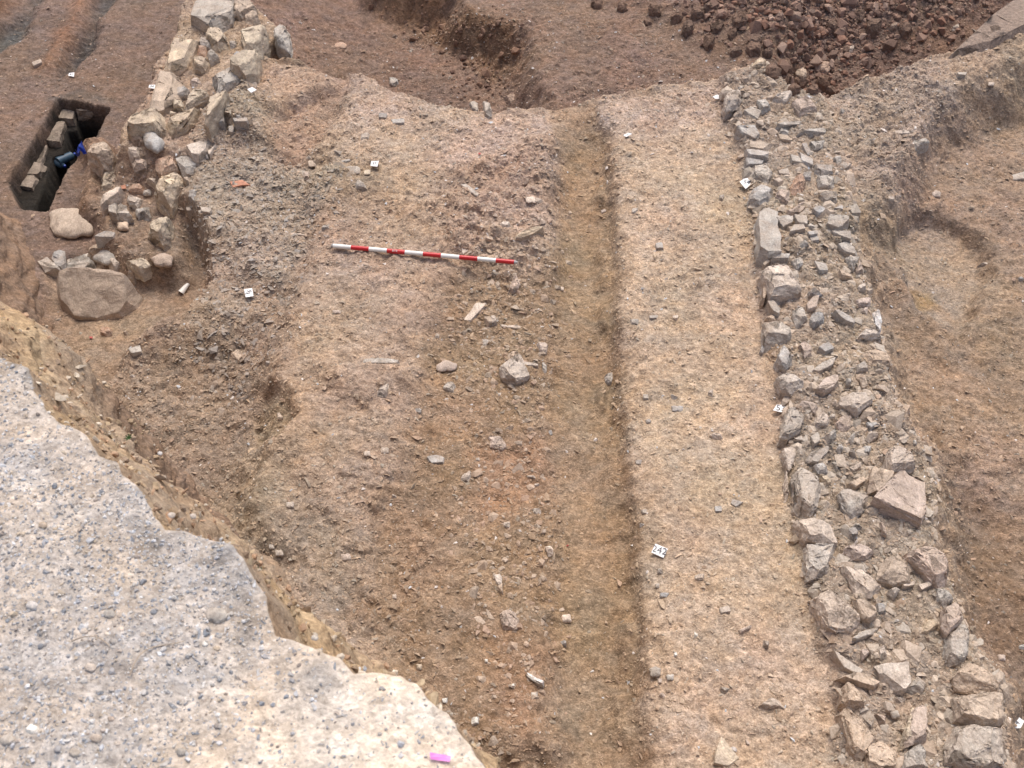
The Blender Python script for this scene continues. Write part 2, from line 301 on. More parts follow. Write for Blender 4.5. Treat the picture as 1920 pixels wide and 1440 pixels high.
for k in range(NR1):                                  # crumbly tan ledge
    u = k/NR1; zb = 1.55+(ztop0-1.55)*u; e = math.sin(math.pi*u)
    d = dB+(dA-dB)*u; zz = zb+S*0
    lump = fbm(S, zz*1.3, 9, 211, 4)
    rows.append((d+e*rimlump(zz)*(1-u)+rim0*u, zz+e*fbm(S, zz, 6, 215, 3)*.06))
    cm = sstep(-.1, .5, fbm(S, zz*1.2, 5, 217, 3)+.15)[:, None]
    c = np.array([.37, .285, .20])*(1-cm)+tan_c*1.08*cm; c = c*(1+.25*fbm(S, zz, 18, 219, 3))[:, None]
    dk = (sstep(.85, 1, u+.15*fbm(S, zz, 8, 221, 3))*sstep(0,.3,fbm(S, zz*0, 2.5, 222, 3)))[:, None]; cols.append(c)
ins = np.concatenate([np.arange(0, 1.25, .0055), np.geomspace(1.26, 9, 40)])
for t_ in ins:
    d = dA*max(0., 1-t_/.6)+(.1)*min(1., t_/.6)-t_+rim0*max(0., 1-t_/.12); xx = TX*S+NX*d; yy = TY*S+NY*d
    fo = min(1., t_/.12)
    z = BZ-(1-fo)**2*(BZ-ztop0)+fbm(xx, yy, 2.2, 231, 3)*.03*fo+(fbm(xx, yy, 14, 233, 3)*.007+fbm(xx, yy, 60, 235, 3)*.0035)*min(1., t_/.03)+.02*t_
    z = z-.02*np.exp(-((t_-.10-.05*fbm(S, S*0, 3, 250, 2))/.05)**2)*sstep(.35,.7,S)
    rows.append((d, z)); gm = sstep(-.35, .25, fbm(xx, yy, 3.0, 237, 4))[:, None]
    pale = sstep(.95, .55, S)[:, None]                # cleaner sandy lobe at the right end
    c = np.array([.47, .43, .38])*gm+np.array([.50, .445, .38])*(1-gm); c = c*(1-pale)+np.array([.64, .57, .475])*pale
    dk = (np.exp(-((t_-.012-.05*(fbm(S, S*0, 5, 239, 3)))/.02)**2)*sstep(.62, .8, S)*sstep(-.1, .15, fbm(xx, yy, 9, 241, 4)))[:, None]
    c = c*(1-dk*.6)+drk*dk*.6
    cols.append(c*(1+.16*fbm(xx, yy, 12, 243, 4))[:, None])
D = np.array([r[0] for r in rows]); Z = np.array([r[1] for r in rows]); SS = np.broadcast_to(S, D.shape)
V = np.stack([(TX*SS+NX*D).ravel(), (TY*SS+NY*D).ravel(), Z.ravel()], 1)
bank = link("bank", arrmesh("bank", V, gridfaces(*D.shape)[:, ::-1], np.clip(np.array(cols), .02, .8).reshape(-1, 3)), M_bank); tag(bank, kind='structure')
NT = NR1+NR2
def bankhit(px, py):
    q = P(px, py, BZ+.005)
    for _ in range(3):
        s_ = q[0]*TX+q[1]*TY; d_ = q[0]*NX+q[1]*NY; i = int(np.clip(np.searchsorted(S, s_), 0, len(S)-1)); k = int(np.argmin(np.abs(D[NT:, i]-d_)))+NT
        z = Z[k, i]; q = P(px, py, z)
    return np.array([q[0], q[1], z])
# ---------------------------------------------------------------- scattered grit
def template(seed, n=9, flat=.45, el=1.5):
    rr = random.Random(seed); bm = bmesh.new()
    for i in range(n):
        v = Vector([rr.gauss(0, 1) for _ in range(3)]).normalized()
        bm.verts.new((v.x*el*.5*rr.uniform(.8, 1.1), v.y*.5*rr.uniform(.8, 1.1), v.z*flat*.5*rr.uniform(.8, 1.1)))
    r_ = bmesh.ops.convex_hull(bm, input=bm.verts); bmesh.ops.delete(bm, geom=[e for e in r_['geom_interior'] if isinstance(e, bmesh.types.BMVert)], context='VERTS')
    bmesh.ops.triangulate(bm, faces=bm.faces); bm.verts.index_update()
    Vt = np.array([v.co[:] for v in bm.verts]); Ft = np.array([[v.index for v in f.verts] for f in bm.faces]); bm.free(); return Vt, Ft
TF = [template(i, 9, .4, 1.7) for i in range(7)]; TR = [template(50+i, 14, .85, 1.15) for i in range(7)]
rng = np.random.RandomState(4)
def scatter(name, pos, size, col, temps, tilt=.45, sink=.15, mat=None, yaw=None, label=None, cat=None):
    n = len(pos); Vs, Fs, Cs = [], [], []; base = 0
    which = rng.randint(0, len(temps), n); yaw = rng.uniform(0, 6.283, n) if yaw is None else yaw
    ax = rng.normal(0, tilt, n); ay = rng.normal(0, tilt, n)
    for ti, (Vt, Ft) in enumerate(temps):
        k = np.where(which == ti)[0]
        if len(k) == 0: continue
        v = Vt[None]*size[k][:, None, None]
        ca, sa_ = np.cos(ax[k])[:, None], np.sin(ax[k])[:, None]; x, y, z = v[..., 0], v[..., 1], v[..., 2]
        y, z = y*ca-z*sa_, y*sa_+z*ca
        cb, sb_ = np.cos(ay[k])[:, None], np.sin(ay[k])[:, None]; x, z = x*cb+z*sb_, -x*sb_+z*cb
        cc, ss = np.cos(yaw[k])[:, None], np.sin(yaw[k])[:, None]; x, y = x*cc-y*ss, x*ss+y*cc
        q = np.stack([x+pos[k, 0:1], y+pos[k, 1:2], z+pos[k, 2:3]+size[k][:, None]*sink], -1)
        nv = Vt.shape[0]; Vs.append(q.reshape(-1, 3)); Fs.append((Ft[None]+(np.arange(len(k))*nv)[:, None, None]+base).reshape(-1, 3))
        Cs.append(np.repeat(col[k], nv, 0)); base += len(k)*nv
    o = link(name, arrmesh(name, np.concatenate(Vs), np.concatenate(Fs), np.concatenate(Cs), False), mat or M_chip)
    return tag(o, label, cat, kind='stuff')
def sample(n, x0, x1, y0, y1, w=None):
    x = rng.uniform(x0, x1, n*6); y = rng.uniform(y0, y1, n*6)
    i = np.clip(np.searchsorted(GX, x), 0, len(GX)-1); j = np.clip(np.searchsorted(GY, y), 0, len(GY)-1)
    wt = dens[j, i] if w is None else w(x, y, i, j); z = H[j, i]
    px, py = proj(x, y, z); ok = (rng.rand(len(x)) < wt/1.7) & (px > -150) & (px < 2070) & (py > -120) & (py < 1520) & (z > -1.0)
    k = np.where(ok)[0][:n]; return np.stack([x[k], y[k], hz(x[k], y[k])], 1), i[k], j[k]
def pick(pal, n, jit=.12):
    p = np.array(pal); c = p[rng.randint(0, len(p), n)]; return np.clip(c*(1+rng.normal(0, jit, (n, 1))), .02, .85)
PAL = [(.34,.25,.19),(.38,.29,.22),(.42,.33,.26),(.33,.27,.22),(.31,.28,.25),(.27,.27,.26),(.45,.36,.30),(.38,.28,.23),(.30,.22,.165)]
pos, i, j = sample(130000, -3.7, 3.7, 1.3, 7.2)
cc = pick(PAL, len(pos)); loc = C[j, i]; mixf = rng.uniform(.3, .95, (len(pos), 1)); cc = cc*(1-mixf)*np.array([1.16, 1.10, .98])+loc*mixf*1.13
br = rng.rand(len(pos)) < .018; cc[br] = pick([(.62,.58,.54),(.55,.50,.46),(.50,.52,.54)], br.sum())
scatter("soil_chips", pos, rng.lognormal(-4.72, .45, len(pos)).clip(.004, .04), cc, TF, .35, .05, label="loose stone chips and crumbs scattered over the excavated soil", cat="stone chips")
sw = lambda px, z=0, wd=.08: (lambda x, y, i, j: 1.7*(1-sstep(-wd, wd, sdf(x, y, [P(a, b, z) for a, b in px]))))
FL = [(470,150),(510,290),(650,310),(600,420),(540,540),(470,700),(400,700),(340,620),(400,520),(360,440),(345,350),(370,250),(400,200)]
pos, i, j = sample(2400, -3.2, -.8, 2.5, 7, sw(FL, 0, .15))
scatter("slate_flakes", pos, rng.lognormal(-3.9, .45, len(pos)).clip(.01, .06), pick([(.29,.28,.27),(.26,.27,.28),(.33,.28,.24),(.36,.28,.22),(.24,.23,.22),(.33,.31,.29)], len(pos))*.5+C[j, i]*.6, TF, .35, -.05, label="grey slate flakes packed along the flank of the left wall", cat="slate flakes")
WL = [(1352,160),(1440,130),(1540,180),(1575,260),(1590,350),(1610,450),(1645,600),(1680,760),(1740,860),(1760,930),(1750,1030),(1785,1100),(1815,1200),(1885,1300),(1900,1500),(1590,1500),(1565,1250),(1520,1100),(1490,930),(1470,780),(1435,600),(1415,450),(1395,300),(1365,210)]
pos, i, j = sample(2600, .8, 3.2, 1.2, 7, sw(WL, 0, .04))
scatter("wall_rubble", pos, rng.lognormal(-3.38, .55, len(pos)).clip(.012, .12), pick([(.47,.40,.33),(.44,.40,.35),(.50,.41,.33),(.54,.46,.38),(.44,.34,.26)], len(pos))*.6+C[j, i]*.47, TF+TR, .22, -.22, label="small angular rubble packed between the stones of the right wall", cat="rubble")
HP = [(1290,60),(1330,-10),(1500,-90),(1800,-90),(1900,20),(1740,115),(1600,160),(1520,178),(1460,140),(1400,110),(1340,110)]
pos, i, j = sample(12000, .8, 5, 5, 9.5, sw(HP, -.45, .35))
scatter("soil_clods", pos, (rng.lognormal(-3.75, .6, len(pos))*(1.15-.5*sstep(1.9, 3.0, pos[:, 0]))).clip(.01, .13), 1.4*pick([(.17,.108,.08),(.19,.125,.095),(.155,.10,.076),(.22,.155,.12),(.175,.10,.07)], len(pos), .15), TR, .5, .0, label="heap of crumbly dark brown soil clods beyond the right wall", cat="soil clods")
RG = [(690,5),(780,32),(835,45),(860,85),(915,95),(965,118),(985,165),(950,190),(860,190),(820,110),(740,60),(690,40)]
pos, i, j = sample(600, -1.6, .6, 5.2, 9, sw(RG, -.6, .12))
scatter("crumbled_soil", pos, rng.lognormal(-3.7, .5, len(pos)).clip(.01, .09), pick([(.20,.12,.08),(.23,.145,.10),(.18,.11,.08)], len(pos)), TR, .5, .1, label="crumbs of brown soil fallen along the low cut beyond the floor", cat="soil crumbs")
BN = [(880,400),(1045,280),(1050,520),(1030,800),(1040,1100),(1000,1400),(900,1350),(870,1100),(860,800),(840,620)]
pos, i, j = sample(950, -1.2, .6, 1.3, 6.5, sw(BN, 0, .1))
scatter("embedded_stones", pos, rng.lognormal(-3.75, .45, len(pos)).clip(.01, .07), pick([(.42,.33,.26),(.46,.38,.31),(.38,.33,.28),(.44,.32,.25)], len(pos))*.6+C[j, i]*.5, TF+TR, .25, -.15, label="loose band of small half-buried stones down the middle of the trench", cat="stones")
# gravel on the bank
n = 70000; u_ = rng.rand(n*2)*1.15; s_ = rng.uniform(-.1, 2.3, n*2)
ii = np.clip(np.searchsorted(S, s_), 0, len(S)-1); kk = NT+np.clip(np.searchsorted(ins, u_), 0, len(ins)-1)
pos = np.stack([TX*S[ii]+NX*D[kk, ii], TY*S[ii]+NY*D[kk, ii], Z[kk, ii]], 1)
gw = sstep(-.45, .35, fbm(pos[:, 0], pos[:, 1], 3.0, 237, 4))*sstep(.45, 1.05, s_)+.2
pos[:, :2] += rng.normal(0, .006, (len(pos), 2))
k = rng.rand(len(pos)) < gw; pos = pos[k][:n]
scatter("gravel", pos, rng.lognormal(-5.5, .46, len(pos)).clip(.0022, .013), pick([(.30,.31,.33),(.22,.25,.29),(.40,.37,.34),(.50,.46,.41),(.62,.60,.57),(.36,.29,.23),(.46,.37,.26),(.28,.27,.27),(.19,.21,.24),(.42,.43,.46),(.62,.61,.60),(.58,.60,.63),(.50,.47,.43),(.46,.44,.42)], len(pos), .12)*.75+.11, TR+TF, .3, -.05, label="fine grey and blue gravel spread over the foreground bank", cat="gravel")
fi = rng.randint(0, NR1+60, 2600)+NR2-60; fs = rng.choice(np.where((S > .5) & (S < 4.5))[0], 2600)
pos = np.stack([TX*S[fs]+NX*(D[fi, fs]+.004), TY*S[fs]+NY*(D[fi, fs]+.004), Z[fi, fs]], 1)
scatter("bank_face_stones", pos, rng.lognormal(-4.7, .5, len(pos)).clip(.004, .04), pick([(.36,.27,.18),(.42,.33,.22),(.30,.23,.17),(.5,.44,.36),(.40,.27,.18)], len(pos)), TR+TF, .6, 0, label="small stones sticking out of the cut face of the bank", cat="stone chips")
# ---------------------------------------------------------------- individual stones
RO = dict(A=(0,0), B=(460,0), C=(920,0), D=(1360,0), E=(0,320), F=(460,320), G=(920,320), H=(1360,320), I=(0,700), J=(460,700), K=(920,700), L=(1360,700), M=(0,1020), N=(460,1020), O=(920,1020), Q=(1360,1020))
ZS = 560/1920
CM = dict(t=(.40,.30,.22), g=(.32,.305,.285), b=(.27,.285,.30), p=(.42,.325,.28), o=(.40,.235,.155), w=(.50,.43,.375), y=(.47,.38,.27), k=(.16,.17,.19), r=(.33,.26,.205), n=(.25,.17,.12), W=(.62,.60,.56))
CM = {k: tuple(v[i]*(.62 if k not in 'WkoW' else .85)+(.375, .315, .262)[i]*(.38 if k not in 'WkoW' else .15) for i in range(3)) for k, v in CM.items()}
CN = dict(t='tan', g='grey', b='blue-grey', p='pinkish', o='orange', w='pale cream', y='yellowish', k='dark blue-grey', r='reddish-brown', n='brown', W='white')
def make_rock(name, base, outline, col, h, kind, tx, ty, seed, z0):
    rr = random.Random(seed); q = np.array(outline); c = q.mean(0); q = c+(q-c)*(1.07 if kind not in ('cobble',) else 1.0)
    size = max(q.max(0)-q.min(0)); n = len(q)
    bm = bmesh.new()
    dense = []
    for i in range(n):
        a, b = q[i], q[(i+1) % n]; dense.append(a)
        if np.linalg.norm(b-a) > size*.4: dense.append((a+b)/2+(rr.uniform(-.04, .04)*size, rr.uniform(-.04, .04)*size))
    dense = np.array(dense)
    if kind == 'cobble':
        th = [math.atan2(*(p-c)[::-1]) for p in dense]; rad = [np.linalg.norm(p-c) for p in dense]; o_ = np.argsort(th)
        ta = np.array(th)[o_]; ra = np.array(rad)[o_]; ta3 = np.concatenate([ta-2*math.pi, ta, ta+2*math.pi]); ra3 = np.concatenate([ra]*3)
        bmesh.ops.create_icosphere(bm, subdivisions=4, radius=1)
        for v in bm.verts:
            a = math.atan2(v.co.y, v.co.x); r_ = float(np.interp(a, ta3, ra3)); x, y = v.co.x*r_, v.co.y*r_
            v.co = Vector((x, y, v.co.z*h*.62+h*.38+tx*x+ty*y))
    else:
        ins_ = dict(slab=.04, slate=.03, block=.2, stone=.26, blade=.15).get(kind, .12)
        lv = [(1.05, -.06, 0), (1.0, h*.45, 1), (1-ins_, h, 1)]
        for f_, zz, ja in lv:
            for p in dense:
                jf = 1+rr.uniform(-.07, .04)*ja
                x, y = (p-c)*f_*jf; sl_ = tx*x+ty*y
                z = zz+(sl_ if zz > 0 else min(0, sl_*.3))
                if zz > 0: z += rr.uniform(-1, 1)*h*(.05 if kind in ('slab', 'slate') else .13)
                bm.verts.new((x, y, z))
        if kind in ('stone', 'block'):
            for _ in range(2):
                x, y = rr.uniform(-.25, .25)*size*.5, rr.uniform(-.25, .25)*size*.5
                bm.verts.new((x, y, h*rr.uniform(1.0, 1.18)+tx*x+ty*y))
        r_ = bmesh.ops.convex_hull(bm, input=bm.verts)
        bmesh.ops.delete(bm, geom=[v for v in bm.verts if not v.link_faces], context='VERTS')
        if kind in ('block', 'stone', 'blade') or size > .12:
            for _ in range(5 if kind in ('block', 'stone') else 3):
                dv_ = Vector((rr.gauss(0, 1), rr.gauss(0, 1), rr.uniform(.15, 1.1 if kind != 'slab' else .6))).normalized()
                sup = max(v.co.dot(dv_) for v in bm.verts); lo = min(v.co.dot(dv_) for v in bm.verts)
                bmesh.ops.bisect_plane(bm, geom=bm.verts[:]+bm.edges[:]+bm.faces[:], plane_co=dv_*(sup-(sup-lo)*rr.uniform(.04, .13)), plane_no=dv_, clear_outer=True)
                bmesh.ops.convex_hull(bm, input=bm.verts); bmesh.ops.delete(bm, geom=[v for v in bm.verts if not v.link_faces], context='VERTS')
        bmesh.ops.dissolve_limit(bm, angle_limit=R(5), verts=bm.verts, edges=bm.edges)
        bmesh.ops.bevel(bm, geom=list(bm.edges), offset=min(.006, size*.022), segments=1, affect='EDGES', clamp_overlap=True)
        bmesh.ops.triangulate(bm, faces=bm.faces)
        tgt = max(.006, size/22)
        for _ in range(4):
            es = [e for e in bm.edges if e.calc_length() > tgt]
            if not es: break
            bmesh.ops.subdivide_edges(bm, edges=es, cuts=1); bmesh.ops.triangulate(bm, faces=[f for f in bm.faces if len(f.verts) > 3])
    so_ = Vector((seed*1.37, seed*.71, seed*.33)); amp = min(.012, size*.05)*(.5 if kind in ('cobble', 'slate', 'slab') and size < .25 else .8)
    fr = 5/max(size, .03)
    bm.normal_update()
    lay = kind in ('slate', 'slab')
    for v in bm.verts:
        p = v.co*fr+so_
        nn = mnoise.fractal(p, .8, 2.1, 4); dsp = nn*amp
        v.co += v.normal*dsp
        if lay: v.co.z += (mnoise.noise(Vector((p.x*.4, p.y*2.2, p.z)))*.35*amp)
    me = bpy.data.meshes.new(name); bm.to_mesh(me); bm.free()
    me.shade_smooth() if kind == 'cobble' else me.shade_smooth()
    if kind != 'cobble':
        try: me.set_sharp_from_angle(angle=R(24))
        except Exception: me.shade_flat()
    o = link(name, me, M_stone); o.location = (c[0], c[1], z0)
    lf = (1.45 if name != 'soil_clod' else 1)*(1+rr.uniform(-.1, .1)); wm = rr.uniform(-.03, .03); o.color = (min(.8, col[0]*lf*(.98+wm)), min(.8, col[1]*lf*1.01), min(.8, col[2]*lf*1.02*(1-wm)), 1)
    return o
